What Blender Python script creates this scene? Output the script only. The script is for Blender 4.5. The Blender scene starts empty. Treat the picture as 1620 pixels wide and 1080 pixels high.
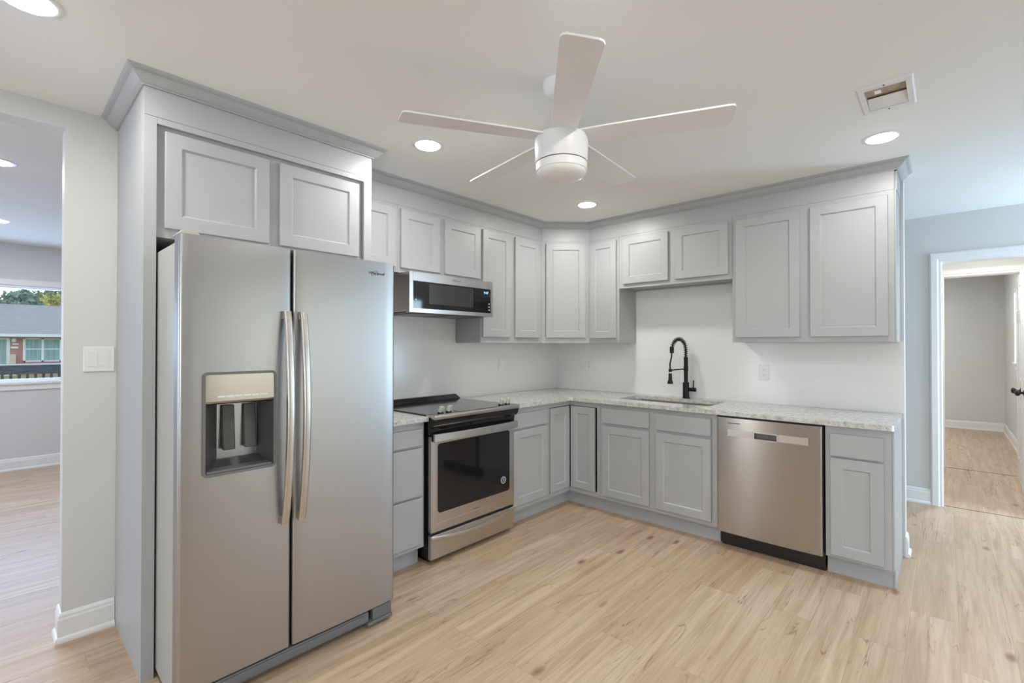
import bpy, bmesh, math, random
from mathutils import Vector, Matrix
random.seed(7)
PI = math.pi
SC = bpy.context.scene
COL = SC.collection

# ------------------------------------------------------------------ camera, sky, daylight, exposure
CAM = Vector((2.9873, -3.9315, 1.3515))
YAW, PITCH, FPX = 0.7421, 0.0081, 748.8
cd = bpy.data.cameras.new('camera')
co = bpy.data.objects.new('camera', cd)
COL.objects.link(co)
co.location = CAM
co.rotation_euler = (PI / 2 + PITCH, 0, YAW)
cd.sensor_fit = 'HORIZONTAL'
cd.sensor_width = 36.0
cd.lens = FPX / 1620 * 36.0
cd.clip_start = 0.05
cd.clip_end = 400
SC.camera = co

SC.view_settings.view_transform = 'Standard'
SC.view_settings.look = 'None'
SC.view_settings.exposure = -0.42
SC.view_settings.gamma = 1.0
SC.view_settings.use_curve_mapping = False

w = bpy.data.worlds.new('World')
SC.world = w
w.use_nodes = True
wn = w.node_tree
bg = wn.nodes['Background']
sky = wn.nodes.new('ShaderNodeTexSky')
sky.sky_type = 'NISHITA'
sky.sun_disc = False
sky.sun_elevation = math.radians(42)
sky.sun_rotation = math.radians(100)
wn.links.new(sky.outputs[0], bg.inputs['Color'])
bg.inputs['Strength'].default_value = 0.32


def daylight(name, loc, rot, sx, sy, power, col):
    l = bpy.data.lights.new(name, 'AREA')
    l.shape = 'RECTANGLE'
    l.size, l.size_y = sx, sy
    l.energy = power
    l.color = col
    o = bpy.data.objects.new(name, l)
    o.location = loc
    o.rotation_euler = rot
    COL.objects.link(o)
    return o


BLUE = (0.66, 0.82, 1.0)
# daylight standing in each window opening, plus added front fill, shining into the room
daylight('daylight_sliding_door', (4.88, -1.42, 1.05), (0, PI / 2, 0), 1.9, 2.0, 15, (0.84, 0.92, 1.0))
daylight('daylight_dining', (4.88, 1.0, 1.25), (0, PI / 2, 0), 1.8, 0.7, 94, (0.56, 0.78, 1.0))
daylight('fill_front', (3.55, -6.58, 1.35), (PI / 2, 0, 0), 1.6, 1.4, 78, (0.88, 0.94, 1.0))  # added fill for general frontal light, behind an added unseen window
daylight('daylight_sidelight', (0.23, -6.58, 1.05), (PI / 2, 0, 0), 0.30, 1.8, 26, (0.92, 0.95, 1.0))
daylight('daylight_living', (-4.75, -4.2, 1.48), (0, -PI / 2, 0), 1.0, 2.2, 58, (0.46, 0.64, 1.0))
daylight('daylight_living_side', (-2.4, -7.88, 1.3), (PI / 2, 0, 0), 2.3, 1.5, 100, (0.55, 0.70, 1.0))
daylight('daylight_bedroom', (3.82, 4.6, 1.58), (0, PI / 2, 0), 0.85, 0.75, 42, (0.85, 0.93, 1.0))
H = 2.452          # ceiling
ZC = 2.400         # foot of the crown molding
CT = 0.914         # worktop


# ------------------------------------------------------------------ materials
def mat(name, col, rough=0.5, metal=0.0, spec=0.5, emit=None, estr=0.0, coat=0.0):
    m = bpy.data.materials.new(name)
    m.use_nodes = True
    b = m.node_tree.nodes['Principled BSDF']
    b.inputs['Base Color'].default_value = (*col, 1)
    b.inputs['Roughness'].default_value = rough
    b.inputs['Metallic'].default_value = metal
    b.inputs['Specular IOR Level'].default_value = spec
    if coat:
        b.inputs['Coat Weight'].default_value = coat
    if emit:
        b.inputs['Emission Color'].default_value = (*emit, 1)
        b.inputs['Emission Strength'].default_value = estr
    return m


class NT:
    """small helper around a material's node tree"""
    def __init__(self, m):
        self.t = m.node_tree
        self.b = self.t.nodes['Principled BSDF']

    def n(self, kind, **kw):
        x = self.t.nodes.new('ShaderNode' + kind)
        for k, v in kw.items():
            if k in x.inputs and not hasattr(x, k):
                x.inputs[k].default_value = v
            else:
                setattr(x, k, v)
        return x

    def l(self, a, b):
        self.t.links.new(a, b)

    def coords(self, scale=(1, 1, 1), rot=(0, 0, 0), loc=(0, 0, 0)):
        c = self.n('TexCoord')
        mp = self.n('Mapping')
        mp.inputs['Scale'].default_value = scale
        mp.inputs['Rotation'].default_value = rot
        mp.inputs['Location'].default_value = loc
        self.l(c.outputs['Object'], mp.inputs['Vector'])
        return mp.outputs[0]

    def noise(self, vec, scale, detail=4, rough=0.5, dist=0.0):
        x = self.n('TexNoise')
        self.l(vec, x.inputs['Vector'])
        x.inputs['Scale'].default_value = scale
        x.inputs['Detail'].default_value = detail
        x.inputs['Roughness'].default_value = rough
        x.inputs['Distortion'].default_value = dist
        return x.outputs['Fac']

    def ramp(self, fac, stops):
        r = self.n('ValToRGB')
        e = r.color_ramp.elements
        while len(e) > len(stops):
            e.remove(e[-1])
        while len(e) < len(stops):
            e.new(0.5)
        for i, (p, c) in enumerate(stops):
            e[i].position = p
            e[i].color = (*c, 1) if len(c) == 3 else c
        self.l(fac, r.inputs['Fac'])
        return r.outputs['Color']

    def mix(self, fac, a, b, mode='MIX'):
        x = self.n('Mix', data_type='RGBA', blend_type=mode)
        for s, v in ((0, fac), (6, a), (7, b)):
            if isinstance(v, (int, float)):
                x.inputs[s].default_value = v
            elif isinstance(v, tuple):
                x.inputs[s].default_value = (*v, 1)
            else:
                self.l(v, x.inputs[s])
        return x.outputs[2]

    def bump(self, h, strength, dist=0.01):
        x = self.n('Bump')
        x.inputs['Strength'].default_value = strength
        x.inputs['Distance'].default_value = dist
        self.l(h, x.inputs['Height'])
        self.l(x.outputs[0], self.b.inputs['Normal'])


def mat_paint(name, col, rough, bump=0.03, scale=180):
    m = mat(name, col, rough)
    t = NT(m)
    v = t.coords()
    t.bump(t.noise(v, scale, 2), bump, 0.002)
    return m


def mat_floor():
    m = mat('oak_plank_floor', (0.5, 0.35, 0.24), 0.36, spec=0.45)
    t = NT(m)
    v = t.coords(rot=(0, 0, PI / 2))
    br = t.n('TexBrick')
    t.l(v, br.inputs['Vector'])
    br.offset = 0.37
    br.offset_frequency = 2
    br.inputs['Color1'].default_value = (0, 0, 0, 1)
    br.inputs['Color2'].default_value = (1, 1, 1, 1)
    br.inputs['Mortar'].default_value = (0.5, 0.5, 0.5, 1)
    br.inputs['Scale'].default_value = 1.0
    br.inputs['Mortar Size'].default_value = 0.0009
    br.inputs['Mortar Smooth'].default_value = 0.2
    br.inputs['Bias'].default_value = 0.0
    br.inputs['Brick Width'].default_value = 1.22
    br.inputs['Row Height'].default_value = 0.178
    tone = br.outputs['Color']
    # every plank shifts the grain lookup, so that boards differ
    sh = t.n('VectorMath', operation='MULTIPLY_ADD')
    t.l(tone, sh.inputs[0])
    sh.inputs[1].default_value = (7.3, 3.1, 5.0)
    t.l(v, sh.inputs[2])
    st = t.n('Mapping')
    st.inputs['Scale'].default_value = (0.9, 14, 1)
    t.l(sh.outputs[0], st.inputs['Vector'])
    g1 = t.noise(st.outputs[0], 1.6, 8, 0.62, 0.5)
    st2 = t.n('Mapping')
    st2.inputs['Scale'].default_value = (2.0, 60, 1)
    t.l(sh.outputs[0], st2.inputs['Vector'])
    g2 = t.noise(st2.outputs[0], 2.0, 4, 0.6)
    base = t.ramp(tone, [(0.0, (0.585, 0.425, 0.290)), (0.5, (0.63, 0.470, 0.330)), (1.0, (0.675, 0.515, 0.370))])
    c = t.mix(t.ramp(g1, [(0.34, (0, 0, 0)), (0.60, (1, 1, 1))]), (0.475, 0.325, 0.205), base)
    c = t.mix(0.35, c, t.ramp(g2, [(0.35, (0.70, 0.70, 0.70)), (0.62, (1, 1, 1))]), 'MULTIPLY')
    # dark cracks and knots
    st3 = t.n('Mapping')
    st3.inputs['Scale'].default_value = (1.3, 6.0, 1)
    t.l(sh.outputs[0], st3.inputs['Vector'])
    g3 = t.noise(st3.outputs[0], 2.3, 6, 0.72, 1.2)
    crack = t.ramp(g3, [(0.61, (0, 0, 0)), (0.72, (0.85, 0.85, 0.85))])
    c = t.mix(crack, c, (0.25, 0.145, 0.08))
    st5 = t.n('Mapping')
    st5.inputs['Scale'].default_value = (0.55, 9.0, 1)
    t.l(sh.outputs[0], st5.inputs['Vector'])
    g4 = t.noise(st5.outputs[0], 2.0, 5, 0.55, 0.8)
    g5 = t.noise(st3.outputs[0], 1.1, 3, 0.5, 0.3)
    line = t.ramp(g4, [(0.484, (0, 0, 0)), (0.5, (1, 1, 1)), (0.516, (0, 0, 0))])
    gate = t.ramp(g5, [(0.56, (0, 0, 0)), (0.64, (0.8, 0.8, 0.8))])
    c = t.mix(t.mix(1.0, line, gate, 'MULTIPLY'), c, (0.24, 0.14, 0.08))
    st4 = t.n('Mapping')
    st4.inputs['Scale'].default_value = (2.2, 5.2, 1)
    t.l(sh.outputs[0], st4.inputs['Vector'])
    vo = t.n('TexVoronoi')
    t.l(st4.outputs[0], vo.inputs['Vector'])
    vo.inputs['Scale'].default_value = 1.0
    knot = t.ramp(vo.outputs['Distance'], [(0.04, (1, 1, 1)), (0.13, (0, 0, 0))])
    c = t.mix(knot, c, (0.27, 0.155, 0.085))
    seam = t.ramp(br.outputs['Fac'], [(0.0, (1, 1, 1)), (1.0, (0.70, 0.66, 0.62))])
    c = t.mix(1.0, c, seam, 'MULTIPLY')
    t.l(c, t.b.inputs['Base Color'])
    t.bump(g2, 0.06, 0.002)
    return m


def mat_tile():
    m = mat('white_subway_tile', (0.83, 0.83, 0.82), 0.18, spec=0.5)
    t = NT(m)
    c = t.n('TexCoord')
    sp = t.n('SeparateXYZ')
    t.l(c.outputs['Object'], sp.inputs[0])
    ad = t.n('Math', operation='ADD')
    t.l(sp.outputs[0], ad.inputs[0])
    t.l(sp.outputs[1], ad.inputs[1])
    cb = t.n('CombineXYZ')
    t.l(ad.outputs[0], cb.inputs[0])
    t.l(sp.outputs[2], cb.inputs[1])
    br = t.n('TexBrick')
    t.l(cb.outputs[0], br.inputs['Vector'])
    br.inputs['Color1'].default_value = (0.83, 0.83, 0.82, 1)
    br.inputs['Color2'].default_value = (0.845, 0.845, 0.835, 1)
    br.inputs['Mortar'].default_value = (0.79, 0.79, 0.78, 1)
    br.inputs['Scale'].default_value = 1.0
    br.inputs['Mortar Size'].default_value = 0.0012
    br.inputs['Mortar Smooth'].default_value = 0.3
    br.inputs['Brick Width'].default_value = 0.305
    br.inputs['Row Height'].default_value = 0.102
    t.l(br.outputs['Color'], t.b.inputs['Base Color'])
    iv = t.n('Math', operation='SUBTRACT')
    iv.inputs[0].default_value = 1.0
    t.l(br.outputs['Fac'], iv.inputs[1])
    t.bump(iv.outputs[0], 0.15, 0.001)
    return m


def mat_granite():
    m = mat('speckled_white_granite', (0.7, 0.7, 0.68), 0.16, spec=0.5)
    t = NT(m)
    v = t.coords()
    n1 = t.noise(v, 38, 5, 0.65, 0.6)
    c = t.ramp(n1, [(0.30, (0.36, 0.345, 0.32)), (0.45, (0.56, 0.55, 0.525)), (0.60, (0.67, 0.67, 0.655))])
    n2 = t.noise(v, 120, 3, 0.6)
    c = t.mix(t.ramp(n2, [(0.62, (0, 0, 0)), (0.70, (1, 1, 1))]), c, (0.20, 0.17, 0.15))
    n3 = t.noise(v, 70, 2, 0.5, 1.0)
    c = t.mix(t.ramp(n3, [(0.64, (0, 0, 0)), (0.72, (1, 1, 1))]), c, (0.38, 0.30, 0.23))
    t.l(c, t.b.inputs['Base Color'])
    return m


def mat_steel(name, col, rough, grain, aniso=0.0):
    m = mat(name, col, rough, 1.0)
    t = NT(m)
    v = t.coords(scale=grain)
    n = t.noise(v, 1.0, 3, 0.6)
    r = t.n('MapRange')
    r.inputs['To Min'].default_value = rough - 0.012
    r.inputs['To Max'].default_value = rough + 0.012
    t.l(n, r.inputs['Value'])
    t.l(r.outputs[0], t.b.inputs['Roughness'])
    t.b.inputs['Anisotropic'].default_value = aniso
    t.b.inputs['Anisotropic Rotation'].default_value = 0.25
    tg = t.n('Tangent')
    tg.direction_type = 'RADIAL'
    tg.axis = 'Z'
    t.l(tg.outputs[0], t.b.inputs['Tangent'])
    return m


def mat_brick():
    m = mat('red_brick', (0.4, 0.15, 0.12), 0.9)
    t = NT(m)
    v = t.coords(rot=(PI / 2, 0, PI / 2))
    c = t.n('TexCoord')
    sp = t.n('SeparateXYZ')
    t.l(c.outputs['Object'], sp.inputs[0])
    cb = t.n('CombineXYZ')
    t.l(sp.outputs[1], cb.inputs[0])
    t.l(sp.outputs[2], cb.inputs[1])
    br = t.n('TexBrick')
    t.l(cb.outputs[0], br.inputs['Vector'])
    br.inputs['Color1'].default_value = (0.36, 0.10, 0.08, 1)
    br.inputs['Color2'].default_value = (0.47, 0.17, 0.14, 1)
    br.inputs['Mortar'].default_value = (0.55, 0.45, 0.42, 1)
    br.inputs['Scale'].default_value = 1.0
    br.inputs['Mortar Size'].default_value = 0.008
    br.inputs['Brick Width'].default_value = 0.22
    br.inputs['Row Height'].default_value = 0.075
    t.l(br.outputs['Color'], t.b.inputs['Base Color'])
    return m


def mat_mottle(name, a, b, scale, rough=0.9, stretch=(1, 1, 1), bump=0.3):
    m = mat(name, a, rough)
    t = NT(m)
    v = t.coords(scale=stretch)
    n = t.noise(v, scale, 5, 0.65)
    t.l(t.ramp(n, [(0.33, a), (0.66, b)]), t.b.inputs['Base Color'])
    t.bump(n, bump, 0.02)
    return m


def mat_glass(name):
    m = bpy.data.materials.new(name)
    m.use_nodes = True
    nt = m.node_tree
    nt.nodes.clear()
    out = nt.nodes.new('ShaderNodeOutputMaterial')
    tr = nt.nodes.new('ShaderNodeBsdfTransparent')
    tr.inputs[0].default_value = (0.96, 0.98, 0.98, 1)
    gl = nt.nodes.new('ShaderNodeBsdfGlossy')
    gl.inputs['Roughness'].default_value = 0.02
    mx = nt.nodes.new('ShaderNodeMixShader')
    mx.inputs[0].default_value = 0.05
    nt.links.new(tr.outputs[0], mx.inputs[1])
    nt.links.new(gl.outputs[0], mx.inputs[2])
    nt.links.new(mx.outputs[0], out.inputs['Surface'])
    return m


M = {}
M['wall'] = mat_paint('wall_paint', (0.68, 0.68, 0.67), 0.6)
M['ceil'] = mat_paint('ceiling_paint', (0.88, 0.875, 0.86), 0.75)
M['trim'] = mat_paint('white_trim_paint', (0.83, 0.83, 0.83), 0.35, 0.01)
M['cab'] = mat_paint('grey_cabinet_paint', (0.435, 0.445, 0.455), 0.38, 0.015, 260)
M['crown'] = M['cab']
M['floor'] = mat_floor()
M['tile'] = mat_tile()
M['granite'] = mat_granite()
M['steel'] = mat_steel('brushed_steel', (0.435, 0.43, 0.43), 0.34, (900, 900, 2))
M['steel3'] = mat_steel('brushed_steel_warm', (0.44, 0.415, 0.39), 0.22, (4, 4, 2600), 0.6)
M['steel2'] = mat_steel('brushed_steel_light', (0.58, 0.555, 0.53), 0.28, (4, 4, 2600))
M['sidegrey'] = mat('warm_grey_enamel', (0.43, 0.42, 0.39), 0.38)
M['chrome'] = mat('satin_chrome', (0.62, 0.595, 0.56), 0.3, 1.0)
M['panel_gloss'] = mat('glossy_champagne_panel', (0.36, 0.35, 0.325), 0.16, 0.85)
M['dgrey'] = mat('dark_grey_plastic', (0.085, 0.082, 0.08), 0.35)
M['mgrey'] = mat('mid_grey_plastic', (0.16, 0.155, 0.155), 0.35)
M['niche'] = mat('dark_metallic_plastic', (0.40, 0.39, 0.39), 0.25, 0.8)
M['black'] = mat('black_plastic', (0.012, 0.012, 0.012), 0.4)
M['blackgloss'] = mat('black_glass', (0.010, 0.010, 0.012), 0.05, spec=0.5)
M['cooktop'] = mat('grey_black_cooktop_glass', (0.035, 0.036, 0.038), 0.12, spec=0.7)
M['mattblack'] = mat('matte_black_metal', (0.008, 0.008, 0.009), 0.42, spec=0.3)
M['white'] = mat('white_plastic', (0.82, 0.82, 0.82), 0.35)
M['fan'] = mat('white_fan_enamel', (0.80, 0.795, 0.79), 0.4)
M['opal'] = mat('opal_glass', (0.80, 0.79, 0.77), 0.3)
M['led'] = mat('led_lens', (0.9, 0.9, 0.9), 0.5, emit=(1.0, 0.985, 0.96), estr=42.0)
M['display'] = mat('clock_display', (0.02, 0.02, 0.03), 0.3, emit=(0.45, 0.75, 1.0), estr=2.2)
M['icons'] = mat('printed_icons', (0.6, 0.62, 0.65), 0.4)
M['logo'] = mat('dark_chrome_lettering', (0.22, 0.22, 0.23), 0.3, 0.6)
M['logo2'] = mat('etched_steel_lettering', (0.36, 0.34, 0.32), 0.4, 0.9)
M['knob'] = mat('satin_nickel_knob', (0.66, 0.62, 0.56), 0.38, 0.55)
M['slot'] = mat('dark_slot', (0.05, 0.05, 0.05), 0.6)
M['duct'] = mat_mottle('dusty_duct_lining', (0.42, 0.33, 0.25), (0.58, 0.48, 0.39), 30)
M['bronze'] = mat('dark_bronze', (0.05, 0.04, 0.036), 0.3, 0.8)
M['sinksteel'] = mat('sink_steel', (0.62, 0.60, 0.55), 0.3, 1.0)
M['glass'] = mat_glass('window_glass')
M['brick'] = mat_brick()
M['shingle'] = mat_mottle('grey_roof_shingles', (0.48, 0.455, 0.41), (0.64, 0.605, 0.55), 6, stretch=(1, 0.6, 6))
M['grass'] = mat_mottle('lawn_grass', (0.30, 0.36, 0.10), (0.52, 0.50, 0.22), 1.6)
M['extwhite'] = mat('exterior_white_paint', (0.75, 0.80, 0.82), 0.5)
M['extglass'] = mat('curtained_window_glass', (0.20, 0.34, 0.36), 0.15)
M['curtain'] = mat_mottle('green_blinds', (0.16, 0.30, 0.31), (0.34, 0.48, 0.48), 14, stretch=(1, 1, 0.05), bump=0)
M['railwood'] = mat_mottle('dark_weathered_rail', (0.03, 0.04, 0.05), (0.10, 0.12, 0.14), 5, stretch=(1, 1, 6))
M['balwood'] = mat('dark_brown_picket', (0.06, 0.035, 0.03), 0.6)
M['bark'] = mat('tree_bark', (0.12, 0.08, 0.05), 0.9)
M['beige'] = mat('beige_post', (0.62, 0.54, 0.42), 0.7)


# ------------------------------------------------------------------ mesh building
class MB:
    def __init__(self):
        self.v = []
        self.f = []

    def add(self, verts, faces):
        k = len(self.v)
        self.v += [tuple(p) for p in verts]
        self.f += [tuple(i + k for i in f) for f in faces]
        return self

    def box(self, x0, x1, y0, y1, z0, z1):
        x0, x1 = sorted((x0, x1)); y0, y1 = sorted((y0, y1)); z0, z1 = sorted((z0, z1))
        v = [(x0, y0, z0), (x1, y0, z0), (x1, y1, z0), (x0, y1, z0), (x0, y0, z1), (x1, y0, z1), (x1, y1, z1), (x0, y1, z1)]
        f = [(0, 3, 2, 1), (4, 5, 6, 7), (0, 1, 5, 4), (1, 2, 6, 5), (2, 3, 7, 6), (3, 0, 4, 7)]
        return self.add(v, f)

    def prism(self, poly, z0, z1):
        """poly: xy points counter-clockwise"""
        n = len(poly)
        v = [(x, y, z0) for x, y in poly] + [(x, y, z1) for x, y in poly]
        f = [tuple(range(n - 1, -1, -1)), tuple(range(n, 2 * n))]
        f += [(i, (i + 1) % n, n + (i + 1) % n, n + i) for i in range(n)]
        return self.add(v, f)

    def extrude_x(self, poly, x0, x1):
        """poly: (y, z) points"""
        n = len(poly)
        v = [(x0, y, z) for y, z in poly] + [(x1, y, z) for y, z in poly]
        f = [tuple(range(n - 1, -1, -1)), tuple(range(n, 2 * n))]
        f += [(i, (i + 1) % n, n + (i + 1) % n, n + i) for i in range(n)]
        return self.add(v, f)

    def lathe(self, prof, c=(0, 0, 0), n=32, axis='z', cap=True):
        """prof: (r, h) from bottom to top"""
        v = []
        for r, h in prof:
            for i in range(n):
                a = 2 * PI * i / n
                p = (r * math.cos(a), r * math.sin(a), h)
                if axis == 'x':
                    p = (p[2], p[0], p[1])
                elif axis == 'y':
                    p = (p[0], p[2], p[1])
                elif axis == '-y':
                    p = (p[0], -p[2], p[1])
                v.append((p[0] + c[0], p[1] + c[1], p[2] + c[2]))
        f = []
        for k in range(len(prof) - 1):
            for i in range(n):
                j = (i + 1) % n
                f.append((k * n + i, k * n + j, (k + 1) * n + j, (k + 1) * n + i))
        if cap:
            f.append(tuple(range(n - 1, -1, -1)))
            m = (len(prof) - 1) * n
            f.append(tuple(m + i for i in range(n)))
        return self.add(v, f)

    def tube(self, pts, r, n=12, cap=True):
        pts = [Vector(p) for p in pts]
        rr = r if isinstance(r, (list, tuple)) else [r] * len(pts)
        tan = []
        for i in range(len(pts)):
            a = pts[max(i - 1, 0)]
            b = pts[min(i + 1, len(pts) - 1)]
            tan.append((b - a).normalized())
        up = Vector((0, 0, 1)) if abs(tan[0].z) < 0.9 else Vector((1, 0, 0))
        u = tan[0].cross(up).normalized()
        v = []
        for i, p in enumerate(pts):
            u = (u - tan[i] * u.dot(tan[i])).normalized()
            w_ = tan[i].cross(u)
            for k in range(n):
                a = 2 * PI * k / n
                q = p + (u * math.cos(a) + w_ * math.sin(a)) * rr[i]
                v.append(tuple(q))
        f = []
        for i in range(len(pts) - 1):
            for k in range(n):
                j = (k + 1) % n
                f.append((i * n + k, i * n + j, (i + 1) * n + j, (i + 1) * n + k))
        if cap:
            f.append(tuple(range(n - 1, -1, -1)))
            m = (len(pts) - 1) * n
            f.append(tuple(m + k for k in range(n)))
        return self.add(v, f)

    def loft(self, rings, close=True, cap=True):
        n = len(rings[0])
        v = [p for r in rings for p in r]
        f = []
        for i in range(len(rings) - 1):
            for k in range(n if close else n - 1):
                j = (k + 1) % n
                f.append((i * n + k, i * n + j, (i + 1) * n + j, (i + 1) * n + k))
        if cap:
            f.append(tuple(range(n - 1, -1, -1)))
            m = (len(rings) - 1) * n
            f.append(tuple(m + k for k in range(n)))
        return self.add(v, f)

    def shaker(self, x0, x1, z0, z1, yb, yf, fr=0.057, rec=0.0085, ch=0.007, e=0.002):
        """shaker door: flat frame round a recessed panel, front towards -y"""
        def ring(i, y):
            return [(x0 + i, y, z0 + i), (x1 - i, y, z0 + i), (x1 - i, y, z1 - i), (x0 + i, y, z1 - i)]
        rs = [ring(0, yb), ring(0, yf + e), ring(e, yf), ring(fr, yf), ring(fr + ch, yf + rec)]
        v = [p for r in rs for p in r]
        f = [(3, 2, 1, 0)]
        for k in range(len(rs) - 1):
            for i in range(4):
                j = (i + 1) % 4
                f.append((k * 4 + i, k * 4 + j, k * 4 + 4 + j, k * 4 + 4 + i))
        m = (len(rs) - 1) * 4
        f.append((m, m + 1, m + 2, m + 3))
        return self.add(v, f)

    def sweep(self, path, prof, z0=0.0):
        """profile (out, z) swept along an open xy path, 'out' to the right of travel, mitred"""
        P = [Vector(p) for p in path]
        rings = []
        for i, p in enumerate(P):
            ns = []
            if i > 0:
                d = (P[i] - P[i - 1]).normalized(); ns.append(Vector((d.y, -d.x)))
            if i < len(P) - 1:
                d = (P[i + 1] - P[i]).normalized(); ns.append(Vector((d.y, -d.x)))
            if len(ns) == 2:
                m = (ns[0] + ns[1]).normalized()
                m = m / max(0.2, m.dot(ns[0]))
            else:
                m = ns[0]
            rings.append([(p.x + m.x * o, p.y + m.y * o, z0 + z) for o, z in prof])
        return self.loft(rings)

    def build(self, name, m, parent=None, bev=0.0, smooth=False, loc=None, rot=None, seg=2, ang=40):
        me = bpy.data.meshes.new(name)
        me.from_pydata(self.v, [], self.f)
        bm = bmesh.new()
        bm.from_mesh(me)
        bmesh.ops.recalc_face_normals(bm, faces=bm.faces)
        bm.to_mesh(me)
        bm.free()
        if smooth:
            me.polygons.foreach_set('use_smooth', [True] * len(me.polygons))
            me.set_sharp_from_angle(angle=math.radians(ang))
        me.materials.append(m)
        o = bpy.data.objects.new(name, me)
        COL.objects.link(o)
        if parent:
            o.parent = parent
        if loc:
            o.location = loc
        if rot:
            o.rotation_euler = rot
        if bev:
            b = o.modifiers.new('bevel', 'BEVEL')
            b.width = bev
            b.segments = seg
            b.limit_method = 'ANGLE'
            b.angle_limit = math.radians(35)
        return o


def box(*a):
    return MB().box(*a)


def thing(name, label, cat, loc=(0, 0, 0), rotz=0.0, group=None):
    o = bpy.data.objects.new(name, None)
    o.empty_display_size = 0.1
    COL.objects.link(o)
    o.location = loc
    o.rotation_euler = (0, 0, rotz)
    return tag(o, label, cat, group)


def tag(o, label, cat, group=None):
    o['label'] = label
    o['category'] = cat
    if group:
        o['group'] = group
    return o


def struct(o):
    o['kind'] = 'structure'
    return o


def lettering(name, txt, size, m, parent, loc, rot, depth=0.0006, shear=0.0, scale=(1, 1, 1)):
    c = bpy.data.curves.new(name, 'FONT')
    c.body = txt
    c.size = size
    c.align_x = 'CENTER'
    c.align_y = 'CENTER'
    c.extrude = depth
    c.shear = shear
    t = bpy.data.objects.new('tmp_' + name, c)
    COL.objects.link(t)
    dg = bpy.context.evaluated_depsgraph_get()
    me = bpy.data.meshes.new_from_object(t.evaluated_get(dg))
    bpy.data.objects.remove(t)
    me.name = name
    me.materials.clear()
    me.materials.append(m)
    o = bpy.data.objects.new(name, me)
    COL.objects.link(o)
    o.parent = parent
    o.location = loc
    o.rotation_euler = rot
    o.scale = scale
    return o


def dup(root, loc, rotz, label, group=None):
    r = root.copy()
    COL.objects.link(r)
    r.location = loc
    r.rotation_euler = (0, 0, rotz)
    r['label'] = label
    if group:
        r['group'] = group
    for ch in list(root.children):
        c = ch.copy()
        COL.objects.link(c)
        c.parent = r
        for g in list(ch.children):
            d = g.copy()
            COL.objects.link(d)
            d.parent = c
    return r


def wall_x(x0, x1, y0, y1, z0, z1, holes, name, m):
    """wall slab standing along y (thickness x0..x1) with rectangular holes (ya, yb, za, zb)"""
    b = MB()
    ys = sorted({y0, y1, *[h[0] for h in holes], *[h[1] for h in holes]})
    for a, c in zip(ys[:-1], ys[1:]):
        hs = sorted((h[2], h[3]) for h in holes if h[0] <= a + 1e-6 and h[1] >= c - 1e-6)
        z = z0
        for ha, hb in hs:
            if ha > z + 1e-6:
                b.box(x0, x1, a, c, z, ha)
            z = hb
        if z < z1 - 1e-6:
            b.box(x0, x1, a, c, z, z1)
    return struct(b.build(name, m))


def wall_y(y0, y1, x0, x1, z0, z1, holes, name, m):
    b = MB()
    xs = sorted({x0, x1, *[h[0] for h in holes], *[h[1] for h in holes]})
    for a, c in zip(xs[:-1], xs[1:]):
        hs = sorted((h[2], h[3]) for h in holes if h[0] <= a + 1e-6 and h[1] >= c - 1e-6)
        z = z0
        for ha, hb in hs:
            if ha > z + 1e-6:
                b.box(a, c, y0, y1, z, ha)
            z = hb
        if z < z1 - 1e-6:
            b.box(a, c, y0, y1, z, z1)
    return struct(b.build(name, m))


# ------------------------------------------------------------------ the room
WE = 2.790                       # free end of the sink wall
XL, XR, YF = -4.45, 4.70, -6.40  # living room far wall, dining wall, wall behind the camera
FW = 1.45                        # far wall with the doorway
struct(box(XL - 0.15, XR + 0.15, -7.9, 6.9, -0.12, 0).build('floor', M['floor']))
cb_ = MB()
VX0, VX1, VY0, VY1 = 2.730, 2.870, -1.397, -1.169
for xa, xb, ya, yb in ((XL - 0.15, VX0, -7.9, 6.9), (VX1, XR + 0.15, -7.9, 6.9), (VX0, VX1, -7.9, VY0), (VX0, VX1, VY1, 6.9)):
    cb_.box(xa, xb, ya, yb, H, H + 0.12)
struct(cb_.build('ceiling', M['ceil']))
wall_x(-0.115, 0, YF, 0.115, 0, H, [(-5.6, -3.722, 0, 2.352)], 'wall_left', M['wall'])
struct(box(0, WE, 0, 0.115, 0, H).build('wall_back', M['wall']))
wall_y(FW, FW + 0.11, -0.115, XR, 0, H, [(2.965, 3.735, 0, 2.055)], 'wall_far', M['wall'])
wall_x(XR, XR + 0.12, YF, FW + 0.11, 0, H, [(-2.46, -0.38, 0.02, 2.08), (0.62, 1.38, 0.32, 2.18)], 'wall_right', M['wall'])
wall_y(YF - 0.12, YF, -0.115, XR + 0.12, 0, H, [(2.70, 4.40, 0.60, 2.10), (0.06, 0.40, 0.10, 2.05)], 'wall_front', M['wall'])
wall_x(XL - 0.12, XL, -7.9, 1.56, 0, H, [(-5.35, -3.0, 0.955, 2.005)], 'wall_living', M['wall'])
wall_y(-7.8, -7.68, XL, -0.115, 0, H, [(-3.6, -1.2, 0.5, 2.1)], 'wall_living_side', M['wall'])
struct(box(XL, -0.115, 1.45, 1.56, 0, H).build('wall_living_end', M['wall']))
struct(box(-0.115, 0, -7.8, YF - 0.12, 0, H).build('wall_living_near', M['wall']))
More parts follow.
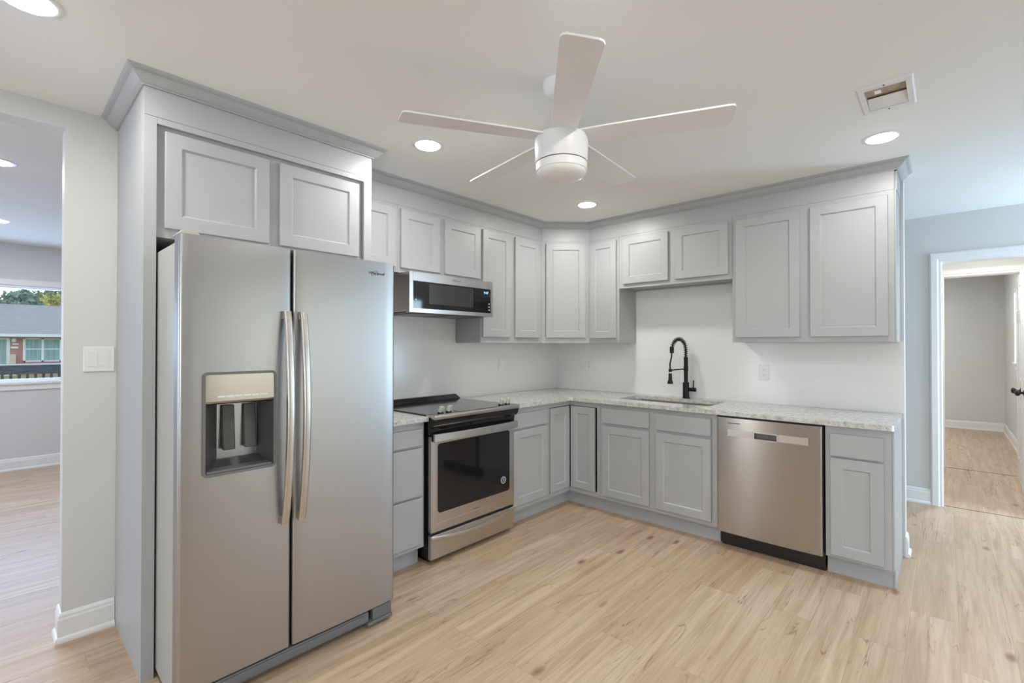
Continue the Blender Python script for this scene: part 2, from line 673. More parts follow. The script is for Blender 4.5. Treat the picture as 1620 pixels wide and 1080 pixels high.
# little hall and the room beyond it
struct(box(2.10, 2.22, FW + 0.11, 3.15, 0, H).build('wall_hall_left', M['wall']))
struct(box(4.10, 4.22, FW + 0.11, 3.15, 0, H).build('wall_hall_right', M['wall']))
wall_y(3.15, 3.26, 1.2, 4.22, 0, H, [(2.975, 3.62, 0, 2.10)], 'wall_hall_end', M['wall'])
struct(box(1.2, 3.80, 6.70, 6.82, 0, H).build('wall_bedroom_end', M['wall']))
struct(box(1.2, 1.32, 3.26, 6.70, 0, H).build('wall_bedroom_left', M['wall']))
wall_x(3.66, 3.78, 3.26, 6.70, 0, H, [(4.2, 5.0, 1.13, 2.03)], 'wall_bedroom_right', M['wall'])

# backsplash tile
struct(box(0.0, 0.008, -2.505, -0.008, CT, 1.60).build('backsplash', M['tile']))
b2 = box(0.0, WE - 0.004, -0.008, 0.0, CT, 1.372)
b2.box(0.916, 1.840, -0.008, 0.0, 1.372, 1.838)
struct(b2.build('backsplash', M['tile']))

# baseboards: board with a shoe molding
BASE = [(0, 0), (0.024, 0), (0.024, 0.010), (0.020, 0.020), (0.013, 0.024), (0.013, 0.100), (0.010, 0.108), (0.010, 0.118), (0.005, 0.128), (0, 0.130)]


def baseboard(path, name):
    return struct(MB().sweep(path, BASE).build(name, M['trim']))


baseboard([(-0.115, -3.722), (0.0, -3.722), (0.0, -3.535)], 'baseboard_left')
baseboard([(WE, 0.0), (WE, 0.115), (1.0, 0.115)], 'baseboard_back')
baseboard([(1.0, FW), (2.884, FW)], 'baseboard_far')
baseboard([(XL, -7.6), (XL, 1.4)], 'baseboard_living')
baseboard([(1.32, 6.70), (3.66, 6.70), (3.66, 3.27)], 'baseboard_bedroom')
baseboard([(0.0, -6.38), (0.0, -5.62)], 'baseboard_left')

# doorway casing on the far wall and jamb lining
CAS = [(0, 0), (0.080, 0), (0.080, 0.012), (0.068, 0.020), (0.030, 0.020), (0.022, 0.014), (0.006, 0.014), (0, 0.008)]


def casing(x0, x1, ztop, y, name, d=-1):
    """mitred casing round an opening in a wall facing d*y; profile (across, proud)"""
    wd = 0.080
    rings = []
    for (x, z, sx, sz) in ((x0, 0.0, -1, 0), (x0, ztop, -1, 1), (x1, ztop, 1, 1), (x1, 0.0, 1, 0)):
        rings.append([(x + sx * a, y + d * p, z + sz * a) for a, p in CAS])
    return struct(MB().loft(rings).build(name, M['trim']))


casing(2.965, 3.735, 2.050, FW, 'trim_1')
jl = box(2.945, 2.966, FW - 0.002, FW + 0.115, 0, 2.055)
jl.box(3.734, 3.755, FW - 0.002, FW + 0.115, 0, 2.055)
jl.box(2.945, 3.755, FW - 0.002, FW + 0.115, 2.049, 2.07)
struct(jl.build('trim_2', M['trim']))
casing(2.975, 3.62, 2.10, 3.15, 'trim_3')
jl = box(2.955, 2.976, 3.148, 3.265, 0, 2.10)
jl.box(3.619, 3.64, 3.148, 3.265, 0, 2.10)
jl.box(2.955, 3.64, 3.148, 3.265, 2.095, 2.115)
struct(jl.build('trim_4', M['trim']))
struct(box(2.966, 3.734, FW + 0.030, FW + 0.036, 0, 0.002).build('trim_5', M['slot']))
struct(box(2.976, 3.619, 3.20, 3.206, 0, 0.002).build('trim_6', M['slot']))


# six-panel doors standing open
def six_panel(name, hinge, latch, knob_side):
    hx, hy = hinge
    lx, ly = latch
    L = math.hypot(lx - hx, ly - hy)
    r = struct(thing(name, 'white six-panel interior door standing open', 'door', (hx, hy, 0), math.atan2(ly - hy, lx - hx)))
    T = 0.0175
    b = box(0, L, -T + 0.006, T - 0.006, 0.012, 2.03)
    s = 0.11
    cols = [(s, L / 2 - s / 2), (L / 2 + s / 2, L - s)]
    rows = [(0.24, 0.86), (1.02, 1.58), (1.69, 1.92)]
    zs = [0.012] + [z for rr in rows for z in rr] + [2.03]
    for sd in (-1, 1):
        y0, y1 = (sd * (T - 0.006), sd * T)
        for xa, xb in ((0, s), (L / 2 - s / 2, L / 2 + s / 2), (L - s, L)):
            b.box(xa, xb, y0, y1, 0.012, 2.03)
        for za, zb in ((0.012, 0.24), (0.86, 1.02), (1.58, 1.69), (1.92, 2.03)):
            for xa, xb in cols:
                b.box(xa, xb, y0, y1, za, zb)
        for za, zb in rows:
            for xa, xb in cols:
                b.box(xa + 0.02, xb - 0.02, y0 - sd * 0.001, y1 - sd * 0.002, za + 0.02, zb - 0.02)
    b.build('door_panel', M['trim'], r, bev=0.0015)
    for sd in (-1, 1):
        k = MB()
        kx, kz = L - 0.065, 0.93
        prof = [(0.030, 0.0), (0.030, 0.004), (0.022, 0.009), (0.011, 0.012), (0.010, 0.030), (0.016, 0.036), (0.026, 0.044), (0.028, 0.054), (0.022, 0.064), (0.008, 0.068)]
        k.lathe(prof, (kx, 0, kz), 20, 'y')
        o = k.build('door_knob', M['bronze'], r, smooth=True, ang=50)
        o.location = (0, sd * T, 0)
        o.scale = (1, sd, 1)
    hb = MB()
    for z in (0.2, 1.0, 1.8):
        hb.lathe([(0.006, z), (0.006, z + 0.09)], (0, T + 0.004, 0), 10)
    hb.build('door_hinge', M['bronze'], r)
    return r


six_panel('door_1', (3.535, 3.13), (3.515, 2.42), 1)
six_panel('door_2', (3.728, 1.60), (3.496, 2.275), 1)


# windows
def window_in_x(name, x, th, y0, y1, z0, z1, inner, mull=0, sill=True):
    """window in a wall standing along y; inner = +1 when the room is on the +x side"""
    r = struct(thing(name, 'white framed window', 'window', (x, (y0 + y1) / 2, z0)))
    yc = (y0 + y1) / 2
    xi = 0.0
    xo = -inner * th
    f = MB()
    t = 0.035
    xa, xb = sorted((xi - inner * 0.005, xo))
    f.box(xa, xb, y0 - yc, y0 - yc + t * 0.5, 0, z1 - z0)
    f.box(xa, xb, y1 - yc - t * 0.5, y1 - yc, 0, z1 - z0)
    f.box(xa, xb, y0 - yc, y1 - yc, 0, t * 0.4)
    f.box(xa, xb, y0 - yc, y1 - yc, z1 - z0 - t * 0.5, z1 - z0)
    xs = -inner * th * 0.6
    f.box(xs - 0.02, xs + 0.02, y0 - yc, y0 - yc + t * 1.5, 0, z1 - z0)
    f.box(xs - 0.02, xs + 0.02, y1 - yc - t * 1.5, y1 - yc, 0, z1 - z0)
    f.box(xs - 0.02, xs + 0.02, y0 - yc, y1 - yc, z1 - z0 - t * 0.8, z1 - z0)
    f.box(xs - 0.02, xs + 0.02, y0 - yc, y1 - yc, 0, t * 0.8)
    for k in range(mull):
        ym = y0 - yc + (y1 - y0) * (k + 1) / (mull + 1)
        f.box(xs - 0.02, xs + 0.02, ym - 0.025, ym + 0.025, 0, z1 - z0)
    f.build('window_frame', M['trim'], r)
    box(xs - 0.003, xs + 0.003, y0 - yc + 0.02, y1 - yc - 0.02, 0.015, z1 - z0 - 0.02).build('pane', M['glass'], r)
    if sill:
        s = MB()
        xa, xb = sorted((inner * 0.035, inner * 0.001))
        s.box(xa, xb, y0 - yc - 0.07, y1 - yc + 0.07, -0.028, 0.0)
        xa, xb = sorted((inner * 0.016, inner * 0.001))
        s.box(xa, xb, y0 - yc - 0.05, y1 - yc + 0.05, -0.09, -0.028)
        s.build('window_sill', M['trim'], r, bev=0.003)
        c = MB()
        c.box(xa, xb, y0 - yc - 0.07, y1 - yc + 0.07, z1 - z0, z1 - z0 + 0.06)
        c.box(xa, xb, y0 - yc - 0.07, y0 - yc, 0, z1 - z0)
        c.box(xa, xb, y1 - yc, y1 - yc + 0.07, 0, z1 - z0)
        c.build('window_casing', M['trim'], r)
    return r


window_in_x('window_1', XL, 0.12, -5.35, -3.0, 0.955, 2.005, 1, 1)
window_in_x('window_2', 3.66, 0.12, 4.2, 5.0, 1.13, 2.03, -1, 0)
window_in_x('window_3', XR, 0.12, 0.62, 1.38, 0.32, 2.18, -1, 0, False)
window_in_x('window_6', XR, 0.12, -2.46, -0.38, 0.02, 2.08, -1, 1, False)
for nm, xx, ww, zz0, zz1, yy in (('fill_window', 3.55, 1.7, 0.60, 2.10, YF - 0.07), ('window_7', 0.23, 0.34, 0.10, 2.05, YF - 0.07), ('window_5', -2.4, 2.4, 0.5, 2.1, -7.75)):  # the first is an unseen window added to carry the front fill
    r = struct(thing(nm, 'white framed window', 'window', (xx, yy, zz0)))
    f = MB()
    for a in ((-ww / 2, -0.03, ww / 2 - 0.06) if ww > 1 else (-ww / 2 - 0.03, ww / 2 - 0.03)):
        f.box(a, a + 0.06, -0.03, 0.03, 0, zz1 - zz0)
    f.box(-ww / 2, ww / 2, -0.03, 0.03, 0, 0.06)
    f.box(-ww / 2, ww / 2, -0.03, 0.03, zz1 - zz0 - 0.06, zz1 - zz0)
    f.build('window_frame', M['trim'], r)
    box(-ww / 2 + 0.02, ww / 2 - 0.02, -0.003, 0.003, 0.02, zz1 - zz0 - 0.02).build('pane', M['glass'], r)

# ------------------------------------------------------------------ cabinets
G = M['cab']
UF, BF = -0.305, -0.610            # face of wall cabinets / base cabinets in their own frame
UB, UT, RT = 1.372, 2.286, ZC      # wall cabinet foot, top, top of the riser board


def face_frame(wdt, za, zb, ya, yb, openings, e=0.0006):
    """plate with rectangular openings, cut into cells that never overlap"""
    f = MB()
    xs = sorted({e, wdt - e, *[v for d in openings for v in (d[0] + 0.012, d[1] - 0.012)]})
    zs = sorted({za, zb, *[v for d in openings for v in (d[2] + 0.012, d[3] - 0.012)]})
    for a, c in zip(xs[:-1], xs[1:]):
        run = None
        for d, g in zip(zs[:-1], zs[1:]):
            m_ = ((a + c) / 2, (d + g) / 2)
            solid = not any(o[0] + 0.012 < m_[0] < o[1] - 0.012 and o[2] + 0.012 < m_[1] < o[3] - 0.012 for o in openings)
            if solid:
                run = [run[0], g] if run else [d, g]
            if (not solid or g == zs[-1]) and run:
                f.box(a, c, ya, yb, run[0], run[1])
                run = None
    return f


def wall_cab(name, label, origin, rot, wdt, z0, doors, riser=True):
    """doors: (x0, x1, z0, z1) in the cabinet's frame"""
    r = thing(name, label, 'cabinet', (origin[0], origin[1], z0), rot, 'grey shaker wall cabinets')
    b = MB()
    t = 0.016
    e = 0.0006
    b.box(e, t, UF + 0.018, -0.010, 0, UT - z0)
    b.box(wdt - t, wdt - e, UF + 0.018, -0.010, 0, UT - z0)
    b.box(t, wdt - t, UF + 0.018, -0.010, UT - z0 - t, UT - z0)
    b.box(t, wdt - t, UF + 0.018, -0.010, 0.012, 0.012 + t)
    b.box(t, wdt - t, -0.018, -0.010, 0.012, UT - z0)
    b.build('cabinet_body', G, r)
    # face frame with an opening behind every door
    f = face_frame(wdt, 0, UT - z0, UF, UF + 0.019, [(d[0], d[1], d[2] - z0, d[3] - z0) for d in doors])
    f.build('face_frame', G, r)
    for (x0, x1, za, zb) in doors:
        MB().shaker(x0, x1, za - z0, zb - z0, UF - 0.0005, UF - 0.0195).build('cabinet_door', G, r)
    if riser:
        box(0.00005, wdt - 0.00005, UF - 0.0015, UF + 0.02, UT - z0 + 0.0008, RT - z0).build('riser_board', G, r)
    return r


DT = 2.262      # top of the wall cabinet doors
# along the left wall (local x = world +y)
wall_cab('wall_cabinet', 'short grey wall cabinet half hidden behind the refrigerator enclosure', (0, -2.5085), PI / 2, 0.3765, 1.838, [(0.03, 0.349, 1.868, DT)])
wall_cab('wall_cabinet', 'short two-door grey wall cabinet directly above the microwave', (0, -2.132), PI / 2, 0.761, 1.838, [(0.017, 0.348, 1.868, DT), (0.394, 0.748, 1.868, DT)])
wall_cab('wall_cabinet', 'tall two-door grey wall cabinet right of the microwave', (0, -1.371), PI / 2, 0.761, UB, [(0.014, 0.330, 1.418, DT), (0.390, 0.715, 1.418, DT)])
# along the sink wall (local x = world x)
wall_cab('wall_cabinet', 'narrow tall single-door grey wall cabinet between diagonal corner cabinet and sink', (0.6105, 0), 0, 0.3045, UB, [(0.016, 0.283, 1.414, DT)])
wall_cab('wall_cabinet', 'short wide two-door grey wall cabinet high above the sink', (0.915, 0), 0, 0.927, 1.838, [(0.044, 0.443, 1.872, DT), (0.501, 0.901, 1.872, DT)])
wc = wall_cab('wall_cabinet', 'tall two-door grey wall cabinet at the free right end of the run', (1.842, 0), 0, 0.922, UB, [(0.026, 0.428, 1.408, 2.256), (0.489, 0.892, 1.408, 2.256)])
box(0.9225, 0.930, UF, -0.010, 0, 0.914).build('end_panel', G, wc)
box(0.9225, 0.934, UF + 0.02, -0.010, 0.914, RT - UB).build('riser_return', G, wc)

# diagonal corner wall cabinet
dc = thing('corner_wall_cabinet', 'diagonal grey corner wall cabinet with one tall door', 'cabinet', (0, 0, UB), 0, 'grey shaker wall cabinets')
PENT = [(0.010, -0.010), (0.010, -0.6095), (0.300, -0.6095), (0.605, -0.3045), (0.6095, -0.3), (0.6095, -0.010)]
PENT = [(0.010, -0.010), (0.010, -0.6095), (0.305, -0.6095), (0.6095, -0.305), (0.6095, -0.010)]
MB().prism(PENT, 0, UT - UB).build('cabinet_body', G, dc)
PEN2 = [(0.010, -0.010), (0.010, -0.6095), (0.306, -0.6095), (0.6095, -0.306), (0.6095, -0.010)]
MB().prism(PEN2, UT - UB + 0.0008, RT - UB).build('riser_board', G, dc)
MB().shaker(-0.178, 0.178, 1.420 - UB, DT + 0.004 - UB, -0.0005, -0.0195).build('cabinet_door', G, dc, loc=(0.4573, -0.4573, 0), rot=(0, 0, PI / 4))

# crown molding
CR = [(0.0, 0), (0.008, 0), (0.008, 0.005), (0.013, 0.007), (0.020, 0.011), (0.030, 0.019), (0.038, 0.028), (0.043, 0.034), (0.043, 0.038), (0.049, 0.040), (0.056, 0.043), (0.0615, 0.048), (0.0636, H - ZC), (0.0, H - ZC)]
tag(MB().sweep([(0.305, -2.507), (0.305, -0.6105), (0.6105, -0.305), (2.774, -0.305), (2.774, 0.0)], CR, ZC).build('crown_molding', G),
    'long grey crown molding along the top of the wall cabinets and round the corner', 'molding')
tag(MB().sweep([(0.001, -3.533), (0.612, -3.533), (0.612, -2.507), (0.37, -2.507)], CR, ZC).build('crown_molding', G),
    'deep grey crown molding on top of the refrigerator enclosure', 'molding')

# refrigerator enclosure: two tall side panels and a two-door cabinet bridging them
fe = thing('refrigerator_enclosure', 'tall grey enclosure with two-door cabinet built around the refrigerator', 'cabinet', (0, -3.533, 0), PI / 2)
FW_ = 1.0245
box(0, 0.019, -0.59, -0.002, 0, RT).build('side_panel', G, fe)
box(0, 0.042, -0.610, -0.5905, 0, UT).build('front_stile', G, fe)
box(FW_ - 0.019, FW_ - 0.0005, -0.59, -0.009, 0, RT).build('side_panel', G, fe)
box(FW_ - 0.046, FW_ - 0.0005, -0.610, -0.5905, 0, UT).build('front_stile', G, fe)
bz0 = 1.80
b = box(0.0195, FW_ - 0.0195, -0.575, -0.012, bz0, UT)
b.build('cabinet_body', G, fe)
box(0.042, FW_ - 0.0465, -0.588, -0.5755, bz0, UT - 0.022).build('face_frame', G, fe)
box(0.0425, FW_ - 0.047, -0.610, -0.576, UT - 0.026, UT).build('top_rail', G, fe)
box(0, FW_ - 0.0005, -0.6115, -0.5905, UT + 0.0008, RT).build('riser_board', G, fe)
MB().shaker(0.072, 0.482, 1.838, 2.240, -0.5885, -0.6075).build('cabinet_door', G, fe)
MB().shaker(0.533, 0.951, 1.838, 2.240, -0.5885, -0.6075).build('cabinet_door', G, fe)


# base cabinets
BT, TK = 0.884, 0.114


def base_cab(name, label, origin, rot, wdt, doors, drawers, left_side=True):
    r = thing(name, label, 'cabinet', (origin[0], origin[1], 0), rot, 'grey shaker base cabinets')
    e = 0.0006
    t = 0.016
    b = MB()
    b.box(e, t, BF + 0.019, -0.010, TK, BT)
    b.box(wdt - t, wdt - e, BF + 0.019, -0.010, TK, BT)
    b.box(t, wdt - t, BF + 0.019, -0.010, TK, TK + t)
    b.box(t, wdt - t, -0.02, -0.010, TK, BT)
    b.box(e, t, BF + 0.075, -0.010, 0, TK)
    b.box(wdt - t, wdt - e, BF + 0.075, -0.010, 0, TK)
    b.build('cabinet_body', G, r)
    f = face_frame(wdt, TK, BT - 0.0005, BF, BF + 0.0185, doors + drawers)
    f.build('face_frame', G, r)
    box(e, wdt - e, BF + 0.06, BF + 0.0745, 0, TK).build('toe_kick', G, r)
    for d in doors:
        MB().shaker(d[0], d[1], d[2], d[3], BF - 0.0005, BF - 0.0195).build('cabinet_door', G, r)
    for d in drawers:
        box(d[0], d[1], BF - 0.0195, BF - 0.0005, d[2], d[3]).build('drawer_front', G, r, bev=0.002)
    return r


base_cab('drawer_base_cabinet', 'narrow grey base cabinet with three drawers between refrigerator and range', (0, -2.5085), PI / 2, 0.3645, [],
         [(0.02, 0.340, 0.742, 0.843), (0.02, 0.340, 0.438, 0.727), (0.02, 0.340, 0.143, 0.424)])
base_cab('base_cabinet', 'grey base cabinet with one drawer over one door right of the range', (0, -1.357), PI / 2, 0.443,
         [(0.016, 0.424, 0.153, 0.712)], [(0.016, 0.424, 0.729, 0.840)])
base_cab('sink_base_cabinet', 'wide grey base cabinet with two doors below the sink', (0.915, 0), 0, 0.922,
         [(0.026, 0.428, 0.145, 0.706), (0.485, 0.884, 0.145, 0.706)], [(0.026, 0.430, 0.729, 0.847), (0.485, 0.884, 0.729, 0.847)])
eb = base_cab('base_cabinet', 'narrow grey base cabinet with drawer and door right of the dishwasher', (2.457, 0), 0, 0.309,
              [(0.026, 0.272, 0.132, 0.697)], [(0.026, 0.272, 0.709, 0.838)])
box(0.3095, 0.318, BF + 0.001, -0.010, TK, BT).box(0.3095, 0.318, BF + 0.06, -0.010, 0, TK).build('end_panel', G, eb)

# L-shaped corner base cabinet with a folding pair of doors
lc = thing('corner_base_cabinet', 'L-shaped grey corner base cabinet with folding pair of narrow doors', 'cabinet', (0, 0, 0), 0, 'grey shaker base cabinets')
b = MB()
b.box(0.010, 0.026, -0.913, -0.010, TK, BT - 0.001)
b.box(0.026, 0.9135, -0.026, -0.010, TK, BT - 0.001)
b.prism([(0.026, -0.026), (0.026, -0.913), (0.59, -0.913), (0.59, -0.59), (0.9135, -0.59), (0.9135, -0.026)], TK, TK + 0.016)
b.build('cabinet_body', M['cab'], lc)
f = MB()
f.box(0.591, 0.610, -0.9135, -0.893, TK, BT - 0.001)
f.box(0.591, 0.610, -0.893, -0.5912, 0.843, BT - 0.001)
f.box(0.591, 0.610, -0.893, -0.5912, TK, 0.150)
f.box(0.6102, 0.9135, -0.610, -0.591, 0.843, BT - 0.001)
f.box(0.6102, 0.9135, -0.610, -0.591, TK, 0.150)
f.box(0.884, 0.9135, -0.610, -0.591, 0.150, 0.843)
f.build('face_frame', G, lc)
k = MB()
k.box(0.535, 0.5495, -0.9135, -0.535, 0, TK)
k.box(0.5497, 0.9135, -0.5495, -0.535, 0, TK)
k.build('toe_kick', G, lc)
MB().shaker(-0.891, -0.632, 0.154, 0.839, -0.608, -0.627).build('cabinet_door', G, lc, rot=(0, 0, PI / 2))
MB().shaker(0.632, 0.868, 0.154, 0.839, -0.608, -0.627).build('cabinet_door', G, lc)

# worktops
tag(box(0.009, 0.648, -2.507, -2.134, BT + 0.0005, CT).build('worktop', M['granite'], bev=0.003),
    'short piece of speckled white granite worktop between refrigerator and range', 'worktop', 'speckled granite worktops')
SX0, SX1, SY0, SY1 = 0.985, 1.735, -0.470, -0.115


def rrect(x0, x1, y0, y1, r, n=6):
    p = []
    for cx, cy, a0 in ((x1 - r, y1 - r, 0), (x0 + r, y1 - r, 90), (x0 + r, y0 + r, 180), (x1 - r, y0 + r, 270)):
        for i in range(n + 1):
            a = math.radians(a0 + 90 * i / n)
            p.append((cx + r * math.cos(a), cy + r * math.sin(a)))
    return p


def slab_with_hole(outer, hole, z0, z1):
    bm = bmesh.new()
    loops = []
    for lp in (outer, hole):
        vs = [bm.verts.new((x, y, z1)) for x, y in lp]
        loops.append([bm.edges.new((vs[i], vs[(i + 1) % len(vs)])) for i in range(len(vs))])
    bmesh.ops.triangle_fill(bm, edges=[e_ for l_ in loops for e_ in l_], use_beauty=True)
    ext = bmesh.ops.extrude_face_region(bm, geom=list(bm.faces))
    vs = [g for g in ext['geom'] if isinstance(g, bmesh.types.BMVert)]
    bmesh.ops.translate(bm, verts=vs, vec=(0, 0, z0 - z1))
    bmesh.ops.recalc_face_normals(bm, faces=bm.faces)
    mb = MB()
    bm.verts.index_update()
    mb.add([tuple(v.co) for v in bm.verts], [tuple(v.index for v in fc.verts) for fc in bm.faces])
    bm.free()
    return mb


inner = []
for i in range(7):
    a = math.radians(180 - 90 * i / 6)
    inner.append((0.648 + 0.03 + 0.03 * math.cos(a), -0.648 - 0.03 + 0.03 * math.sin(a)))
EX = 2.776
outer = [(0.009, -0.009), (0.009, -1.3585), (0.648, -1.3585)] + inner + [(EX - 0.02, -0.648), (EX - 0.006, -0.642), (EX, -0.628), (EX, -0.009)]
hole = rrect(SX0, SX1, SY0, SY1, 0.05)
tag(slab_with_hole(outer, hole, BT + 0.0005, CT).build('worktop', M['granite']),
    'long L-shaped speckled white granite worktop running round the corner past the sink', 'worktop', 'speckled granite worktops')

# sink
sk = thing('sink', 'undermount stainless sink bowl set below the granite under the black faucet', 'sink', (1.36, -0.2925, 0.68))
rings = []
for (g, z) in ((0.035, 0.884), (0.0, 0.884), (0.0, 0.870), (-0.004, 0.75), (-0.012, 0.715), (-0.03, 0.70), (-0.10, 0.695)):
    rings.append([(x - 1.36, y + 0.2925, z - 0.68) for x, y in rrect(SX0 - g, SX1 + g, SY0 - g, SY1 + g, max(0.012, 0.05 + g))])
MB().loft(rings, cap=False).add([p for p in rings[-1]], [tuple(range(len(rings[-1])))]).build('bowl', M['sinksteel'], sk, smooth=True)
MB().lathe([(0.045, 0.0155), (0.045, 0.018), (0.03, 0.0185), (0.028, 0.0165), (0.006, 0.0165)], (0, 0.02, 0), 24).build('drain', M['chrome'], sk, smooth=True)

# faucet with a coiled spring spout
FX, FY = 1.398, -0.066
fa = thing('faucet', 'matte black spring-neck kitchen faucet with pull-down spray head behind the sink', 'faucet', (FX, FY, CT))
BK = M['mattblack']
dx, dy = -0.26, -0.965          # direction the spout reaches
MB().lathe([(0.029, 0), (0.029, 0.006), (0.0255, 0.010), (0.0255, 0.128), (0.024, 0.131)], n=28).build('base_body', BK, fa, smooth=True)
MB().lathe([(0.016, 0.131), (0.016, 0.22), (0.0185, 0.222), (0.0185, 0.262), (0.0165, 0.264), (0.0165, 0.338), (0.013, 0.340)], n=24).build('column', BK, fa, smooth=True)
arc = []
R1 = 0.088
for i in range(8):
    arc.append((0, 0, 0.340 + 0.055 * i / 8))
for i in range(33):
    a = PI - (PI * 0.97) * i / 32
    arc.append((dx * (R1 + R1 * math.cos(a)), dy * (R1 + R1 * math.cos(a)), 0.395 + 0.094 * math.sin(a)))
MB().tube(arc, 0.0065, 10).build('hose', BK, fa, smooth=True)
# coil round the hose
coil = []
A = [Vector(p) for p in arc]
cum = [0.0]
for p, q in zip(A[:-1], A[1:]):
    cum.append(cum[-1] + (q - p).length)
turns = 21
side = Vector((-dy, dx, 0)).normalized()
N = turns * 12
for i in range(N + 1):
    s = cum[-1] * i / N
    j = max(k_ for k_ in range(len(cum)) if cum[k_] <= s + 1e-9)
    j = min(j, len(A) - 2)
    tt = (s - cum[j]) / (cum[j + 1] - cum[j])
    p = A[j].lerp(A[j + 1], tt)
    tg = (A[j + 1] - A[j]).normalized()
    nn = side.cross(tg).normalized()
    a = 2 * PI * turns * i / N
    coil.append(p + (side * math.cos(a) + nn * math.sin(a)) * 0.0140)
MB().tube(coil, 0.0026, 6).build('spring', BK, fa, smooth=True)
tip = A[-1]
MB().lathe([(0.0155, -0.030), (0.0165, -0.026), (0.0165, 0.020), (0.009, 0.022)], tuple(tip), 18).build('spring_end', BK, fa, smooth=True)
hx, hy = dx * 0.196, dy * 0.196
hs = [(tip.x, tip.y, tip.z - 0.015), (tip.x * 1.03, tip.y * 1.03, 0.34), (hx * 1.01, hy * 1.01, 0.29), (hx, hy, 0.215)]
MB().tube(hs, 0.006, 10).build('hose', BK, fa, smooth=True)
hd = thing_head = MB().lathe([(0.022, 0.128), (0.0235, 0.132), (0.020, 0.146), (0.0145, 0.160), (0.0135, 0.205), (0.010, 0.212)], (hx, hy, 0), 24).build('spray_head', BK, fa, smooth=True)
MB().lathe([(0.0085, 0.209), (0.0085, 0.226)], (hx, hy, 0), 16).build('collar', M['chrome'], fa, smooth=True)
MB().lathe([(0.0125, 0.224), (0.0135, 0.226), (0.0135, 0.246), (0.0125, 0.248)], (hx, hy, 0), 20).build('holder_ring', BK, fa, smooth=True)
MB().tube([(0, 0, 0.243), (hx * 0.94, hy * 0.94, 0.237)], 0.005, 10).build('holder_arm', BK, fa, smooth=True)
MB().lathe([(0.0145, 0.02), (0.0155, 0.022), (0.0155, 0.068), (0.0165, 0.069), (0.0165, 0.080), (0.014, 0.082)], (0, 0, 0.074), 20, 'x').build('handle_hub', BK, fa, smooth=True)
MB().tube([(0.062, 0, 0.085), (0.0625, 0, 0.152)], [0.0048, 0.0042], 10).build('lever', BK, fa, smooth=True)

# ------------------------------------------------------------------ refrigerator
RF = thing('refrigerator', 'stainless side-by-side refrigerator with ice and water dispenser in left door', 'refrigerator', (0, -3.488, 0), PI / 2)
# local x = world +y from the left side, local -y = world +x (towards the room)
RW = 0.905
YB, YD, YFr = -0.06, -0.893, -0.958
b = MB()
b.box(0.004, 0.024, -0.885, YB, 0.03, 1.735)
b.box(RW - 0.024, RW - 0.004, -0.885, YB, 0.03, 1.735)
b.box(0.024, RW - 0.024, -0.885, YB, 1.715, 1.735)
b.box(0.024, RW - 0.024, -0.885, YB, 0.03, 0.06)
b.box(0.024, RW - 0.024, YB - 0.02, YB, 0.06, 1.715)
b.build('body_shell', M['sidegrey'], RF, bev=0.004)
for xa in (0.03, RW - 0.08):
    box(xa, xa + 0.05, -0.80, -0.72, 0.0, 0.03).build('foot', M['black'], RF)
b = box(0.010, RW - 0.010, -0.892, -0.886, 0.075, 1.745)
hx0, hx1, hz0, hz1 = 0.082, 0.328, 0.866, 1.242
b = MB()
for (xa, xb, za, zb) in ((0.012, hx0, 0.10, 1.74), (hx1, 0.392, 0.10, 1.74), (hx0, hx1, 0.10, hz0), (hx0, hx1, hz1, 1.74), (0.412, RW - 0.012, 0.10, 1.74)):
    b.box(xa, xb, -0.8925, -0.8855, za, zb)
b.build('door_gasket', M['dgrey'], RF)


